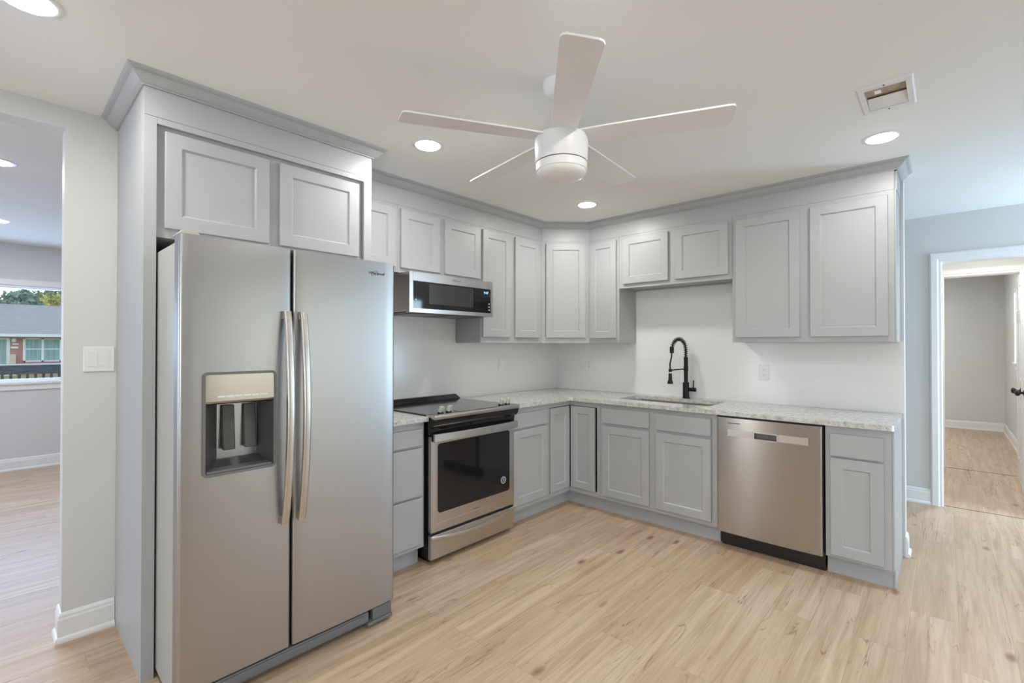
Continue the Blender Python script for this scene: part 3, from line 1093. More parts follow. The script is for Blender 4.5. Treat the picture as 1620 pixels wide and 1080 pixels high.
def bowed_panel(x0, x1, z0, z1, yb, yf, bow, hole=None, r=0.012, n=10):
    """door slab whose front bows towards -y, rounded vertical edges; optional rectangular hole"""
    m = MB()
    xs = [x0 + r * (1 - math.cos(a)) for a in (0, PI / 8, PI / 4, 3 * PI / 8, PI / 2)]
    xs = [x0, x0 + 0.001, x0 + 0.0035, x0 + 0.0075, x0 + r]
    mids = [x0 + r + (x1 - x0 - 2 * r) * i / n for i in range(1, n)]
    xs = xs + mids + [x0 + x1 - v for v in xs[::-1]]
    if hole:
        xs = sorted(set([v for v in xs if not (abs(v - hole[0]) < 0.008 or abs(v - hole[1]) < 0.008)] + [hole[0], hole[1]]))
    zs = [z0, z1] if not hole else [z0, hole[2], hole[3], z1]

    def yf_at(x):
        t_ = (x - x0) / (x1 - x0) * 2 - 1
        y = yf + bow * t_ * t_
        d = min(x - x0, x1 - x)
        if d < r:
            y += r - math.sqrt(max(0.0, r * r - (r - d) ** 2))
        return y
    idx = {}
    V, F = [], []

    def vid(x, z, front):
        kx = (round(x, 5), round(z, 5), front)
        if kx not in idx:
            idx[kx] = len(V)
            V.append((x, yf_at(x) if front else yb, z))
        return idx[kx]
    nx, nz = len(xs) - 1, len(zs) - 1
    solid = {}
    for i in range(nx):
        for j in range(nz):
            s_ = True
            if hole and xs[i] >= hole[0] - 1e-6 and xs[i + 1] <= hole[1] + 1e-6 and zs[j] >= hole[2] - 1e-6 and zs[j + 1] <= hole[3] + 1e-6:
                s_ = False
            solid[(i, j)] = s_
    for i in range(nx):
        for j in range(nz):
            if not solid[(i, j)]:
                continue
            a, c, d, e_ = xs[i], xs[i + 1], zs[j], zs[j + 1]
            F.append((vid(a, d, 1), vid(c, d, 1), vid(c, e_, 1), vid(a, e_, 1)))
            F.append((vid(a, d, 0), vid(a, e_, 0), vid(c, e_, 0), vid(c, d, 0)))
            for (di, dj, p, q) in ((-1, 0, (a, d), (a, e_)), (1, 0, (c, d), (c, e_)), (0, -1, (a, d), (c, d)), (0, 1, (a, e_), (c, e_))):
                if not solid.get((i + di, j + dj), False):
                    F.append((vid(*p, 1), vid(*q, 1), vid(*q, 0), vid(*p, 0)))
    return m.add(V, F)


ld = bowed_panel(0.0, 0.398, 0.092, 1.757, YD, YFr, 0.004, (hx0, hx1, hz0, hz1)).build('freezer_door', M['steel'], RF, smooth=True, ang=30)
rd = bowed_panel(0.406, RW, 0.092, 1.757, YD, YFr, 0.004).build('refrigerator_door', M['steel'], RF, smooth=True, ang=30)
# dispenser
b = MB()


def rframe(x0, x1, z0, z1, yb, yf, wd, r, n=5):
    """flat rounded rectangular ring facing -y"""
    o_ = rrect(x0, x1, z0, z1, r, n)
    i_ = rrect(x0 + wd, x1 - wd, z0 + wd, z1 - wd, max(0.002, r - wd), n)
    k = len(o_)
    v = [(x, yb, z) for x, z in o_] + [(x, yf, z) for x, z in o_] + [(x, yf, z) for x, z in i_] + [(x, yb, z) for x, z in i_]
    f_ = []
    for a in range(4):
        for i in range(k):
            j = (i + 1) % k
            f_.append((a * k + i, a * k + j, ((a + 1) % 4) * k + j, ((a + 1) % 4) * k + i))
    return MB().add(v, f_)


dp = rframe(hx0 - 0.008, hx1 + 0.008, hz0 - 0.008, hz1 + 0.008, -0.952, -0.9625, 0.010, 0.018).build('dispenser_frame', M['mgrey'], ld, smooth=True, ang=30)
# niche: tapering walls
zt = 1.128
f0 = [(hx0, -0.955, hz0), (hx1, -0.955, hz0), (hx1, -0.955, zt), (hx0, -0.955, zt)]
f1 = [(0.158, -0.825, hz0 + 0.03), (0.308, -0.825, hz0 + 0.03), (0.308, -0.825, zt - 0.004), (0.158, -0.825, zt - 0.004)]
MB().add(f0 + f1, [(0, 1, 5, 4), (1, 2, 6, 5), (3, 0, 4, 7), (2, 3, 7, 6)]).build('dispenser_niche', M['dgrey'], ld)
MB().add(f1, [(0, 1, 2, 3)]).box(0.158, 0.308, -0.826, -0.82, hz0 + 0.03, zt - 0.004).build('dispenser_back', M['niche'], ld)
b = MB()
b.loft([[(hx0 + 0.002, -0.958, zt + 0.004), (hx0 + 0.002, -0.962, zt + 0.012), (hx0 + 0.002, -0.960, hz1 - 0.002), (hx0 + 0.002, -0.94, hz1 - 0.002), (hx0 + 0.002, -0.93, zt)],
        [(hx1 - 0.002, -0.958, zt + 0.004), (hx1 - 0.002, -0.962, zt + 0.012), (hx1 - 0.002, -0.960, hz1 - 0.002), (hx1 - 0.002, -0.94, hz1 - 0.002), (hx1 - 0.002, -0.93, zt)]])
b.build('control_panel', M['panel_gloss'], ld)
b = MB()
for i in range(6):
    xa = hx0 + 0.040 + i * 0.030
    b.box(xa, xa + 0.027, -0.9632, -0.961, zt + 0.026, zt + 0.032)
b.build('control_button', M['white'], ld)
for xa in (0.172, 0.252):
    MB().loft([[(xa, -0.832, 0.935), (xa + 0.046, -0.832, 0.935), (xa + 0.046, -0.858, 0.930), (xa, -0.858, 0.930)],
               [(xa, -0.832, 1.105), (xa + 0.046, -0.832, 1.105), (xa + 0.046, -0.840, 1.112), (xa, -0.840, 1.112)]]).build('dispenser_paddle', M['dgrey'], ld, bev=0.004)
MB().box(hx0 + 0.006, hx1 - 0.006, -0.957, -0.86, hz0 + 0.001, hz0 + 0.012).build('drip_tray', M['mgrey'], ld, bev=0.003)


# handles
def handle(xc, lean, parent):
    rings = []
    n = 28
    for i in range(n + 1):
        t_ = i / n
        z = 0.615 + (1.493 - 0.615) * t_
        s_ = math.sin(PI * t_)
        y = -0.972 - 0.046 * s_ ** 0.8
        wd = 0.0155
        th = 0.008 + 0.003 * s_
        ring = []
        for k_ in range(12):
            a = 2 * PI * k_ / 12
            ca, sa = math.cos(a), math.sin(a)
            q = lambda v_: math.copysign(abs(v_) ** 0.6, v_)
            ring.append((xc + wd * q(ca) + lean * (1 - t_), y + th * q(sa), z))
        rings.append(ring)
    o = MB().loft(rings).build('door_handle', M['chrome'], parent, smooth=True, ang=60)
    box(xc - 0.010, xc + 0.010, -0.972, -0.950, 1.462, 1.488).build('handle_mount', M['chrome'], o)
    box(xc - 0.010 + lean, xc + 0.010 + lean, -0.972, -0.950, 0.62, 0.646).build('handle_mount', M['chrome'], o)
    return o


handle(0.374, -0.006, ld)
handle(0.440, -0.004, rd)
# hinge cover, base grille
MB().loft([[(0.0, -0.95, 1.757), (0.07, -0.95, 1.757), (0.07, -0.83, 1.757), (0.0, -0.83, 1.757)],
           [(0.012, -0.94, 1.775), (0.06, -0.94, 1.775), (0.06, -0.84, 1.768), (0.012, -0.84, 1.768)]]).build('hinge_cover', M['sidegrey'], RF, bev=0.003)
g = MB()
g.box(0.012, 0.77, -0.945, -0.90, 0.030, 0.078)
g.box(0.012, 0.745, -0.950, -0.945, 0.040, 0.070)
g.box(0.79, RW - 0.012, -0.947, -0.90, 0.028, 0.082)
g.box(0.76, RW - 0.012, -0.958, -0.90, 0.014, 0.030)
g.build('base_grille', M['mgrey'], RF, bev=0.003)
box(0.02, RW - 0.02, -0.90, -0.886, 0.012, 0.095).build('grille_back', M['black'], RF)
lettering('logo', 'Whirlpool', 0.021, M['logo'], rd, (0.800, -0.9582, 1.699), (PI / 2, 0, 0), 0.0006, 0.15)
sw = MB()
ring = [(0.790 + 0.017 * math.cos(t_), -0.9588, 1.699 + 0.010 * math.sin(t_) + 0.007 * math.cos(t_)) for t_ in [2 * PI * i / 28 for i in range(24)]]
sw.tube(ring, 0.0008, 6)
sw.build('logo_swoosh', M['logo'], rd)

# ------------------------------------------------------------------ range
RG = thing('range', 'slide-in stainless electric range with black glass cooktop and oven window', 'range', (0, -2.1285, 0), PI / 2)
W = 0.7625
b = box(0.0025, W - 0.0025, -0.625, -0.012, 0.035, 0.905)
b.build('body_shell', M['black'], RG)
box(0.03, W - 0.03, -0.60, -0.05, 0, 0.035).build('plinth', M['black'], RG)
box(-0.003, W + 0.003, -0.615, -0.010, 0.9145, 0.9225).build('cooktop', M['cooktop'], RG, bev=0.002)
e = MB()
e.loft([[(-0.004, -0.009, 0.9227), (-0.004, -0.060, 0.9227), (0.004, -0.040, 0.957), (0.004, -0.009, 0.957)], [(W + 0.004, -0.009, 0.9227), (W + 0.004, -0.060, 0.9227), (W - 0.028, -0.040, 0.957), (W - 0.028, -0.009, 0.957)]])
e.build('back_trim', M['blackgloss'], RG, bev=0.002)
# front control ledge
e = MB()
e.extrude_x([(-0.615, 0.9145), (-0.615, 0.9225), (-0.690, 0.9265), (-0.703, 0.9240), (-0.708, 0.915), (-0.704, 0.898), (-0.690, 0.900)], -0.004, W + 0.004)
e.build('control_ledge', M['steel2'], RG, bev=0.0015)
e = MB()
e.box(0.015, W - 0.015, -0.685, -0.618, 0.9225, 0.9265)
e.build('control_glass', M['blackgloss'], RG)
box(0.21, 0.56, -0.690, -0.625, 0.9267, 0.9282).build('display_panel', M['cooktop'], RG)
# curved black apron below the ledge
e = MB()
prof = [(-0.60, 0.905)]
for i in range(9):
    a = math.radians(90 * i / 8)
    prof.append((-0.660 - 0.040 * math.cos(a), 0.897 - 0.055 * math.sin(a)))
prof += [(-0.655, 0.800), (-0.60, 0.800)]
e.extrude_x(prof, 0.0, W)
e.build('apron', M['blackgloss'], RG, smooth=True, ang=30)
for x_ in (0.083, 0.150, 0.630, 0.695):
    k = MB()
    k.lathe([(0.020, 0), (0.020, 0.006), (0.016, 0.008), (0.0135, 0.010)], n=22)
    o = k.build('knob', M['black'], RG, smooth=True, loc=(x_, -0.650, 0.9268), rot=(0, 0, 0))
    g = MB()
    g.loft([[(-0.021, -0.011, 0.008), (0.021, -0.011, 0.008), (0.021, 0.011, 0.008), (-0.021, 0.011, 0.008)],
            [(-0.020, -0.009, 0.044), (0.020, -0.009, 0.044), (0.020, 0.009, 0.044), (-0.020, 0.009, 0.044)]])
    g.build('knob_grip', M['knob'], o, bev=0.003, rot=(0.25, 0, 0.35))
# oven door with a window
dr = rframe(0.004, W - 0.004, 0.197, 0.790, -0.628, -0.658, 0.052, 0.006, 3)
od = dr.build('oven_door', M['steel2'], RG, bev=0.0015)
m_ = MB()
m_.box(0.0562, W - 0.0562, -0.6578, -0.641, 0.2492, 0.318)
m_.box(0.02, W - 0.02, -0.640, -0.628, 0.205, 0.785)
m_.build('door_skirt', M['steel2'], od)
win = rrect(0.0545, W - 0.0545, 0.310, 0.742, 0.022, 5)
v = [(x, -0.6505, z) for x, z in win] + [(x, -0.6605, z) for x, z in win]
k = len(win)
MB().add(v, [tuple(range(k, 2 * k))] + [(i, (i + 1) % k, k + (i + 1) % k, k + i) for i in range(k)]).build('oven_window', M['blackgloss'], od)
gr = rrect(0.0500, W - 0.0500, 0.3055, 0.7465, 0.026, 5)
wi = rrect(0.0545, W - 0.0545, 0.310, 0.742, 0.022, 5)
v = [(x, -0.6592, z) for x, z in gr] + [(x, -0.6592, z) for x, z in wi]
MB().add(v, [(i, (i + 1) % k, k + (i + 1) % k, k + i) for i in range(k)]).build('window_edge', M['chrome'], od)
# bowed handle
rings = []
for i in range(25):
    t_ = i / 24
    x_ = 0.004 + (W - 0.008) * t_
    y = -0.690 - 0.018 * math.sin(PI * t_)
    rings.append([(x_, y + 0.009, 0.757), (x_, y - 0.002, 0.757), (x_, y - 0.006, 0.763), (x_, y - 0.006, 0.800), (x_, y - 0.002, 0.806), (x_, y + 0.009, 0.806)])
hd = MB().loft(rings).build('oven_handle', M['steel2'], od, smooth=True, ang=30)
for xa in (0.006, W - 0.036):
    box(xa, xa + 0.03, -0.684, -0.655, 0.762, 0.800).build('handle_mount', M['black'], hd)
# storage drawer with a scooped pull
dw_ = box(0.004, W - 0.004, -0.657, -0.628, 0.032, 0.178).build('storage_drawer', M['steel2'], RG, bev=0.002)
rings = []
for i in range(25):
    t_ = i / 24
    x_ = 0.008 + (W - 0.016) * t_
    s_ = math.sin(PI * t_)
    z = 0.166 - 0.030 * s_
    y = -0.657 - 0.002 - 0.016 * s_
    rings.append([(x_, -0.6565, z + 0.012), (x_, y, z + 0.010), (x_, y - 0.003, z + 0.002), (x_, y, z - 0.016), (x_, -0.6565, z - 0.024)])
MB().loft(rings).build('drawer_pull', M['chrome'], dw_, smooth=True, ang=40)
box(0.006, W - 0.006, -0.640, -0.60, 0.178, 0.198).build('drawer_gap', M['black'], RG)
# round sticker on the glass and small logo on the skirt
st = thing_st = MB().lathe([(0.026, 0.0), (0.026, 0.0006)], (0.643, -0.6607, 0.394), 24, '-y').build('sticker', M['black'], od)
m_ = MB()
ri = [(0.643 + 0.0225 * math.cos(t_), -0.6617, 0.394 + 0.0225 * math.sin(t_)) for t_ in [2 * PI * i / 32 for i in range(33)]]
m_.tube(ri, 0.0022, 6, cap=False)
m_.build('sticker_ring', M['white'], st)
lettering('sticker_print', 'S', 0.034, M['white'], st, (0.643, -0.6616, 0.394), (PI / 2, 0, 0), 0.0004, 0.2)
lettering('logo', 'Whirlpool', 0.015, M['logo2'], od, (0.381, -0.6586, 0.262), (PI / 2, 0, 0), 0.0004, 0.15)

# ------------------------------------------------------------------ microwave
MW = thing('microwave', 'low stainless over-the-range microwave with black glass door', 'microwave', (0, -2.1315, 1.568), PI / 2)
MWW = 0.760
b = box(0.002, MWW - 0.002, -0.400, -0.012, 0.006, 0.266)
b.build('case', M['steel2'], MW, bev=0.002)
box(0.01, MWW - 0.01, -0.40, -0.02, 0.0, 0.006).build('bottom_plate', M['black'], MW)
for xa in (0.10, 0.44):
    box(xa, xa + 0.22, -0.33, -0.12, -0.003, 0.0).build('vent_filter', M['mgrey'], MW)
fr = MB()
gx0, gx1, gz0, gz1 = 0.030, 0.738, 0.026, 0.206
fr.box(0.0, gx0, -0.440, -0.401, 0.0, 0.264)
fr.box(gx1, MWW, -0.440, -0.401, 0.0, 0.264)
fr.box(gx0, gx1, -0.440, -0.401, 0.0, gz0)
fr.box(gx0, gx1, -0.440, -0.401, gz1, 0.264)
dm = fr.build('door_frame', M['steel2'], MW)
m_ = box(gx0, gx1, -0.4395, -0.402, gz0, gz1)
gl = m_.build('door_glass', M['blackgloss'], MW)
box(0.160, 0.56, -0.4399, -0.4394, 0.060, 0.196).build('viewing_screen', M['cooktop'], gl)
lettering('clock', '9:47', 0.027, M['display'], gl, (0.690, -0.4400, 0.176), (PI / 2, 0, 0), 0.0004)
for z_ in (0.045, 0.068, 0.090):
    box(0.716, 0.727, -0.4402, -0.4394, z_, z_ + 0.009).build('control_icon', M['icons'], gl)
for z_ in (0.05, 0.08):
    box(0.046, 0.056, -0.4402, -0.4394, z_, z_ + 0.008).build('control_icon', M['icons'], gl)
box(0.0265, 0.0275, -0.4405, -0.439, 0.0, 0.264).build('door_seam', M['mgrey'], dm)
box(0.718, 0.719, -0.4405, -0.439, gz1, 0.264).build('door_seam', M['mgrey'], dm)
lettering('logo', 'Whirlpool', 0.019, M['logo'], dm, (0.40, -0.4405, 0.238), (PI / 2, 0, 0), 0.0004, 0.15)

# ------------------------------------------------------------------ dishwasher
DW = thing('dishwasher', 'stainless front-control dishwasher built in under the worktop', 'dishwasher', (1.8425, 0, 0), 0)
DWW = 0.610
box(0.004, DWW - 0.004, -0.60, -0.02, 0.10, 0.872).build('tub', M['black'], DW)
px0, px1, pz0, pz1 = 0.236, 0.368, 0.752, 0.792
dd = bowed_panel(0.005, DWW - 0.006, 0.112, 0.872, -0.612, -0.652, 0.0045, (px0, px1, pz0, pz1), r=0.006, n=14).build('door', M['steel3'], DW, smooth=True, ang=30)
m_ = MB()
p0 = [(px0, -0.650, pz0), (px1, -0.650, pz0), (px1, -0.650, pz1), (px0, -0.650, pz1)]
p1 = [(px0 + 0.004, -0.622, pz0 + 0.006), (px1 - 0.004, -0.622, pz0 + 0.006), (px1 - 0.004, -0.622, pz1 + 0.01), (px0 + 0.004, -0.622, pz1 + 0.01)]
m_.add(p0 + p1, [(0, 1, 5, 4), (1, 2, 6, 5), (2, 3, 7, 6), (3, 0, 4, 7), (4, 5, 6, 7)])
m_.build('handle_pocket', M['mgrey'], dd)
rframe(px0 - 0.005, px1 + 0.005, pz0 - 0.005, pz1 + 0.005, -0.648, -0.6535, 0.006, 0.010).build('pocket_rim', M['chrome'], dd, smooth=True, ang=40)
for xa, xb in ((0.075, px0 - 0.007), (px1 + 0.007, 0.535)):
    box(xa, xb, -0.6526, -0.645, 0.752, 0.797).build('control_strip', M['steel2'], dd)
box(0.078, 0.152, -0.6513, -0.648, 0.836, 0.841).build('badge', M['dgrey'], dd)
m_ = MB()
m_.box(0.012, DWW - 0.004, -0.565, -0.552, 0.002, 0.112)
m_.box(0.013, 0.030, -0.556, -0.40, 0.0, 0.10)
m_.box(DWW - 0.03, DWW - 0.010, -0.556, -0.40, 0.0, 0.10)
m_.build('kick_plate', M['black'], DW)
box(0.006, DWW - 0.002, -0.612, -0.6005, 0.8725, BT - 0.002).build('top_strip', M['black'], DW)
for xa in (0.04, DWW - 0.035):
    MB().lathe([(0.005, 0.0), (0.005, 0.002), (0.003, 0.003)], (xa, 0.565, 0.075), 12, '-y').build('kick_screw', M['mgrey'], DW)

# ------------------------------------------------------------------ outlets and switch
PW = M['white']


def outlet(label, loc, rot):
    r = thing('wall_outlet', label, 'outlet', loc, rot, 'white outlets on the backsplash')
    box(-0.036, 0.036, -0.006, 0, -0.058, 0.058).build('cover_plate', PW, r, bev=0.0025)
    for z in (-0.0195, 0.0195):
        rc = MB()
        pts = rrect(-0.017, 0.017, z - 0.014, z + 0.014, 0.010, 4)
        n = len(pts)
        rc.add([(x, -0.0055, zz) for x, zz in pts] + [(x, -0.0072, zz) for x, zz in pts], [tuple(range(n, 2 * n))] + [(i, (i + 1) % n, n + (i + 1) % n, n + i) for i in range(n)])
        o = rc.build('receptacle', PW, r)
        sl = MB()
        sl.box(-0.0075, -0.0055, -0.0074, -0.0070, z - 0.002, z + 0.007)
        sl.box(0.0055, 0.0075, -0.0074, -0.0070, z - 0.002, z + 0.005)
        sl.lathe([(0.0022, 0.0070), (0.0022, 0.0074)], (0, 0, z - 0.007), 10, '-y')
        sl.build('slot', M['slot'], o)
    return r


outlet('white outlet on the tile left of the sink, near the corner', (0.417, -0.0085, 1.164), 0)
outlet('white outlet on the tile right of the faucet, above the dishwasher', (1.974, -0.0085, 1.148), 0)
so = thing('wall_switch', 'white single wall switch on the tile between range and corner', 'switch', (0.0085, -0.830, 1.182), PI / 2)
box(-0.037, 0.037, -0.006, 0, -0.060, 0.060).build('cover_plate', PW, so, bev=0.0025)
box(-0.0165, 0.0165, -0.0095, -0.0055, -0.033, 0.033).build('rocker', PW, so, bev=0.002)
sw2 = thing('wall_switch', 'white double rocker light switch on the wall left of the refrigerator enclosure', 'switch', (0.0005, -3.5975, 1.286), PI / 2)
box(-0.057, 0.057, -0.0065, 0, -0.059, 0.059).build('cover_plate', PW, sw2, bev=0.003)
for xa in (-0.0225, 0.0225):
    rframe(xa - 0.0195, xa + 0.0195, -0.036, 0.036, -0.005, -0.0075, 0.002, 0.002, 2).build('rocker_frame', PW, sw2)
    MB().loft([[(xa - 0.0165, -0.005, -0.033), (xa + 0.0165, -0.005, -0.033), (xa + 0.0165, -0.005, 0.033), (xa - 0.0165, -0.005, 0.033)],
               [(xa - 0.016, -0.0075, -0.0325), (xa + 0.016, -0.0075, -0.0325), (xa + 0.016, -0.0105, 0.0325), (xa - 0.016, -0.0105, 0.0325)]]).build('rocker', PW, sw2)

# ------------------------------------------------------------------ ceiling fan
FC = (1.800, -2.330)
fn = thing('ceiling_fan', 'white five-blade ceiling fan with dome light, hanging mid-kitchen', 'ceiling fan', (FC[0], FC[1], H), 0)
MB().lathe([(0.030, -0.060), (0.058, -0.052), (0.073, -0.030), (0.077, -0.004), (0.077, 0.0)], n=40).build('canopy', M['fan'], fn, smooth=True)
MB().lathe([(0.0125, -0.215), (0.0125, -0.055)], n=20).build('downrod', M['fan'], fn, smooth=True)
zt_ = -0.225
MB().lathe([(0.1075, zt_ - 0.112), (0.1095, zt_ - 0.108), (0.1125, zt_ - 0.03), (0.110, zt_ - 0.008), (0.100, zt_), (0.05, zt_ + 0.004), (0.02, zt_ + 0.012)], n=48).build('motor_housing', M['fan'], fn, smooth=True)
MB().lathe([(0.1045, zt_ - 0.118), (0.1045, zt_ - 0.110)], n=48).build('housing_groove', M['slot'], fn, smooth=True)
MB().lathe([(0.105, zt_ - 0.148), (0.1068, zt_ - 0.146), (0.1075, zt_ - 0.117), (0.106, zt_ - 0.1155)], n=48).build('light_ring', M['fan'], fn, smooth=True)
MB().lathe([(0.004, zt_ - 0.186), (0.040, zt_ - 0.184), (0.072, zt_ - 0.177), (0.094, zt_ - 0.165), (0.1035, zt_ - 0.150), (0.1035, zt_ - 0.146)], n=48).build('light_dome', M['opal'], fn, smooth=True)
for i in range(5):
    a = math.radians(24 + 72 * i)
    m_ = MB()
    # blade outline in its own frame: x outward, y across
    top = []
    w0, w1, r0, r1 = 0.050, 0.066, 0.085, 0.665
    pts = [(r0, -w0), (0.20, -w0 - 0.006), (r1 - 0.018, -w1), (r1 - 0.005, -w1 + 0.005), (r1, -w1 + 0.018), (r1 - 0.006, w1 - 0.020), (r1 - 0.013, w1 - 0.006), (r1 - 0.026, w1), (0.20, w0 + 0.006), (r0, w0)]
    m_.prism(pts, -0.0035, 0.0035)
    m_.build('blade', M['fan'], fn, bev=0.001, loc=(0, 0, zt_ - 0.008), rot=(Matrix.Rotation(a, 3, 'Z') @ Matrix.Rotation(math.radians(-8), 3, 'X')).to_euler())

# ------------------------------------------------------------------ recessed lights


def downlight(label, x, y, power, r=0.064):
    t_ = thing('recessed_light', label, 'ceiling light', (x, y, H), 0, 'recessed ceiling lights')
    MB().lathe([(r + 0.002, -0.004), (r + 0.014, -0.004), (r + 0.022, -0.0015), (r + 0.022, 0.0)], n=40, cap=False).lathe([(r + 0.002, -0.004), (r + 0.002, 0.0)], n=40, cap=False).build('trim_ring', M['trim'], t_, smooth=True)
    MB().lathe([(r * 0.4, -0.0115), (r * 0.8, -0.0100), (r, -0.0065), (r + 0.002, -0.0005)], n=40).build('lens', M['led'], t_, smooth=True)
    l = bpy.data.lights.new('lamp', 'AREA')
    l.shape = 'DISK'
    l.size = 2 * r
    l.energy = power
    l.color = (1.0, 0.972, 0.935)
    o = bpy.data.objects.new('lamp', l)
    o.parent = t_
    o.location = (0, 0, -0.014)
    COL.objects.link(o)
    return t_


KP = 10
downlight('recessed light between refrigerator enclosure and ceiling fan', 0.893, -2.332, KP)
downlight('recessed light near the corner, above the bend of the worktop', 0.924, -0.812, KP)
downlight('recessed light at right beside the ceiling vent', 2.742, -0.765, KP * 0.62)
downlight('recessed light at top left corner of the photo, nearest the camera', 0.835, -3.870, KP)
downlight('recessed light above the middle of the kitchen floor, just out of view', 2.55, -2.55, KP * 0.7)
downlight('recessed light above the camera', 2.742, -3.900, KP)
downlight('recessed light just past the opening in the living room ceiling', -1.195, -3.935, KP * 1.7)
downlight('farthest recessed light in the living room ceiling, toward the window', -3.16, -3.925, KP * 1.7)
downlight('recessed light in the small hall behind the doorway', 3.30, 2.20, 27)
downlight('added fill light in the far room ceiling, out of view', 2.60, 5.0, 20)  # unseen lamp added to brighten the far room

# ------------------------------------------------------------------ ceiling vent
VN = thing('ceiling_vent', 'white ceiling air vent with missing louvres showing dusty brown duct', 'vent', (2.800, -1.283, H), 0)
vx, vy = 0.097, 0.152
m_ = MB()
o_ = [(-vx, -vy), (vx, -vy), (vx, vy), (-vx, vy)]
i_ = [(-0.070, -0.114), (0.070, -0.114), (0.070, 0.114), (-0.070, 0.114)]
n_ = 4
v = [(x, y, 0) for x, y in o_] + [(x * 0.93, y * 0.95, -0.007) for x, y in o_] + [(x, y, -0.007) for x, y in i_] + [(x, y, -0.001) for x, y in i_]
f_ = []
for a in range(3):
    for i in range(4):
        j = (i + 1) % 4
        f_.append((a * 4 + i, a * 4 + j, a * 4 + 4 + j, a * 4 + 4 + i))
m_.add(v, f_)
m_.build('vent_frame', M['white'], VN)
m_ = MB()
m_.add([(x * 0.99, y * 0.99, -0.004) for x, y in i_] + [(x * 0.99, y * 0.99, 0.020) for x, y in i_], [(0, 1, 5, 4), (1, 2, 6, 5), (2, 3, 7, 6), (3, 0, 4, 7), (4, 5, 6, 7)])
m_.build('duct', M['duct'], VN)
m_ = MB()
m_.loft([[(-0.069, 0.018, 0.010), (0.069, 0.018, 0.010), (0.069, 0.018, 0.012), (-0.069, 0.018, 0.012)],
         [(-0.069, 0.112, -0.005), (0.069, 0.112, -0.005), (0.069, 0.112, -0.003), (-0.069, 0.112, -0.003)]])
m_.build('louvre', M['white'], VN)
m_ = MB()
m_.box(-0.034, -0.012, -0.112, -0.070, -0.004, -0.002)
m_.build('damper_tab', M['white'], VN, rot=(0.1, 0, 0))
for yy in (-0.133, 0.133):
    MB().lathe([(0.0035, -0.0090), (0.0045, -0.0065)], (0.0, yy, 0), 12).build('screw', M['slot'], VN)

# ------------------------------------------------------------------ outside the living room window
GZ = -0.48
struct(box(-95, -4.8, -45, 30, GZ - 0.1, GZ).build('ground', M['grass']))
fc_ = thing('fence', 'dark wooden porch railing with slim pickets just outside the living room window', 'fence', (-12.0, -3.5, GZ), 0)
rz = 0.945 - GZ
m_ = MB()
m_.box(-0.05, 0.05, -3.2, 2.2, rz - 0.03, rz)
m_.build('cap_rail', M['extwhite'], fc_)
m_ = MB()
m_.box(-0.025, 0.03, -3.2, 2.2, rz - 0.225, rz - 0.03)
m_.build('top_rail', M['railwood'], fc_)
m_ = MB()
m_.box(-0.02, 0.02, -3.2, 2.2, 0.12, 0.20)
m_.build('bottom_rail', M['railwood'], fc_)
for i in range(42):
    y = -3.15 + i * 0.127
    box(-0.02, 0.02, y, y + 0.045, 0.12 if i % 12 else 0.0, rz - 0.20).build('picket', M['balwood'], fc_)
# house across the street
hz = GZ
HX = -39.0


def Q(a, b):
    return a + 3.0, b + 3.0


ho = thing('house', 'single-storey red brick house with grey shingle roof across the street', 'house', (HX, -3.0, GZ), 0)
E_ = 2.03 - GZ
box(-12, 0, -9, 8, 0, E_ - 0.12).build('wall', M['brick'], ho)
m_ = MB()
R_ = 4.22 - GZ
m_.add([(0.7, -9.6, E_ - 0.02), (0.7, 8.6, E_ - 0.02), (-6.0, 8.6, R_), (-6.0, -9.6, R_), (-12.7, 8.6, E_ - 0.02), (-12.7, -9.6, E_ - 0.02),
        (0.7, -9.6, E_ - 0.12), (0.7, 8.6, E_ - 0.12), (-12.7, 8.6, E_ - 0.12), (-12.7, -9.6, E_ - 0.12)],
       [(0, 1, 2, 3), (3, 2, 4, 5), (0, 6, 7, 1), (4, 8, 9, 5), (6, 9, 8, 7), (0, 3, 5, 9, 6), (1, 7, 8, 4, 2)])
m_.build('roof', M['shingle'], ho)
box(0.70, 0.76, -9.6, 8.6, E_ - 0.16, E_ + 0.02).build('gutter', M['extwhite'], ho)
wz0, wz1 = 0.33 - GZ, 1.80 - GZ
fw_ = MB()
wy0, wy1 = Q(-2.80, -1.06)
for ya in (wy0, (wy0 + wy1) / 2 - 0.06, wy1 - 0.10):
    fw_.box(-0.02, 0.06, ya, ya + 0.11, wz0, wz1)
for za in (wz0, wz1 - 0.07):
    fw_.box(-0.02, 0.06, wy0, wy1, za, za + 0.07)
fw_.box(-0.02, 0.05, wy0, wy1, (wz0 + wz1) / 2 + 0.03, (wz0 + wz1) / 2 + 0.08)
wf = fw_.build('window', M['extwhite'], ho)
box(-0.01, 0.02, wy0 + 0.05, wy1 - 0.05, wz0 + 0.03, wz1 - 0.03).build('pane', M['curtain'], wf)
box(-0.01, 0.05, *Q(-4.65, -3.35), 0.0, 1.80 - GZ).build('door_frame', M['extwhite'], ho)
box(0.05, 0.07, *Q(-4.5, -3.5), 0.05, 1.72 - GZ).build('front_door', M['curtain'], ho)
box(0.0, 0.03, *Q(-3.25, -2.98), 1.38 - GZ, 1.47 - GZ).build('plaque', M['extwhite'], ho)
box(0.0, 0.03, *Q(-3.32, -3.0), 1.16 - GZ, 1.28 - GZ).build('plaque', M['extwhite'], ho)
MB().lathe([(0.04, 1.53 - GZ), (0.11, 1.60 - GZ), (0.10, 1.74 - GZ), (0.03, 1.80 - GZ)], (0.1, -0.19, 0), 14).build('porch_light', M['extwhite'], ho, smooth=True)
box(0.05, 0.30, *Q(-3.36, -3.10), 0, 0.82 - GZ).build('planter_post', M['beige'], ho)


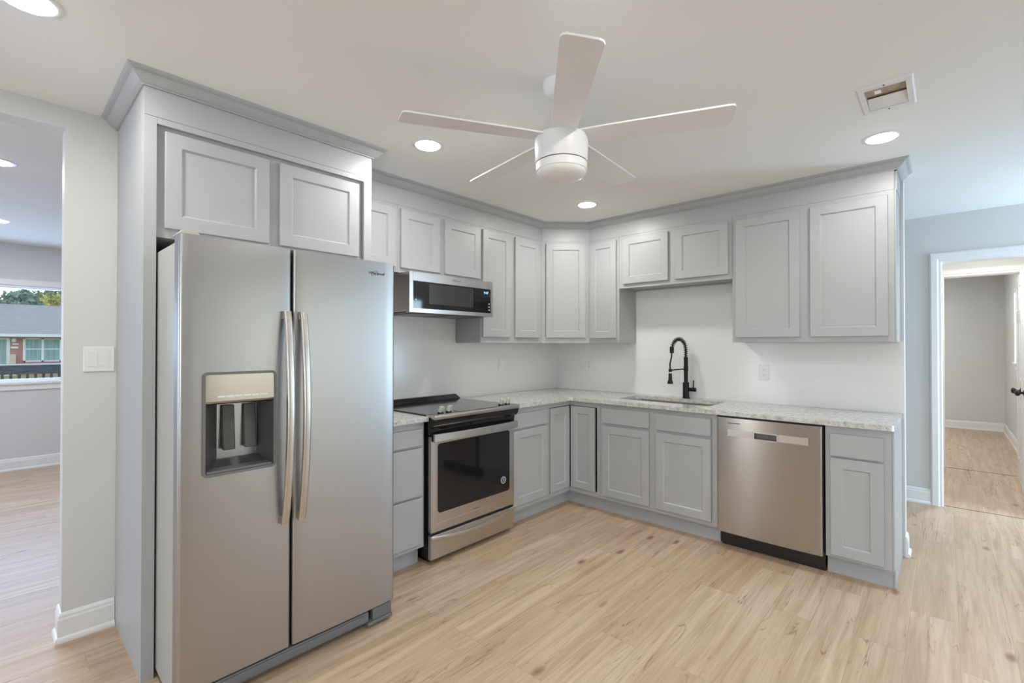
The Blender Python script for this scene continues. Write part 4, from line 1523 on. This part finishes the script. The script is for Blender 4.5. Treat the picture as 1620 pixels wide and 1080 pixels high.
# trees behind the house
def leaf_mat(name, a, b_):
    return mat_mottle(name, a, b_, 0.9, 0.8, bump=0.0)


def tree(label, x, y, top, rad, m, seed):
    rnd = random.Random(seed)
    r = thing('tree', label, 'tree', (x, y, GZ), 0, 'trees behind the brick house')
    hgt = top - GZ
    MB().tube([(0, 0, 0), (0.1, 0.05, hgt * 0.4), (0, 0, hgt * 0.8)], [0.22, 0.17, 0.06], 8).build('trunk', M['bark'], r, smooth=True)
    c = MB()
    for k_ in range(1500):
        while True:
            p = Vector((rnd.uniform(-1, 1), rnd.uniform(-1, 1), rnd.uniform(-1, 1)))
            if 0.35 < p.length < 1.0:
                break
        lump = 0.85 + 0.2 * math.sin(p.x * 7 + seed) * math.cos(p.y * 6 - seed) + 0.1 * math.sin(p.z * 9)
        ctr = Vector((p.x * rad * lump, p.y * rad * lump, hgt - rad * 0.85 + p.z * rad * 0.85 * lump))
        s = rnd.uniform(0.14, 0.30)
        u = Vector((rnd.gauss(0, 1), rnd.gauss(0, 1), rnd.gauss(0, 1))).normalized()
        v_ = u.cross(Vector((rnd.gauss(0, 1), rnd.gauss(0, 1), rnd.gauss(0, 1)))).normalized()
        c.add([ctr - u * s, ctr + v_ * s * 0.6, ctr + u * s, ctr - v_ * s * 0.6], [(0, 1, 2, 3)])
    c.build('crown', m, r)
    return r


LA = leaf_mat('blue_green_leaves', (0.12, 0.22, 0.17), (0.30, 0.44, 0.34))
LB = leaf_mat('yellow_green_leaves', (0.44, 0.44, 0.10), (0.75, 0.70, 0.26))
LC = leaf_mat('pale_green_leaves', (0.28, 0.36, 0.18), (0.50, 0.56, 0.32))
tree('dark blue-green tree behind the roof, left of the middle of the window', -58, -2.55, 6.2, 2.0, LA, 1)
tree('tall pale green tree at the right edge of the window view', -73, 0.75, 8.0, 2.2, LC, 2)
tree('rounded yellow-green tree behind the roof ridge at right', -63, -0.05, 6.4, 1.7, LB, 3)
tree('low yellow-green tree at the far left of the window view', -68, -4.1, 5.9, 2.0, LB, 4)
tree('second dark blue-green tree, between the pale tree and the left one', -78, -1.2, 7.9, 2.1, LA, 5)
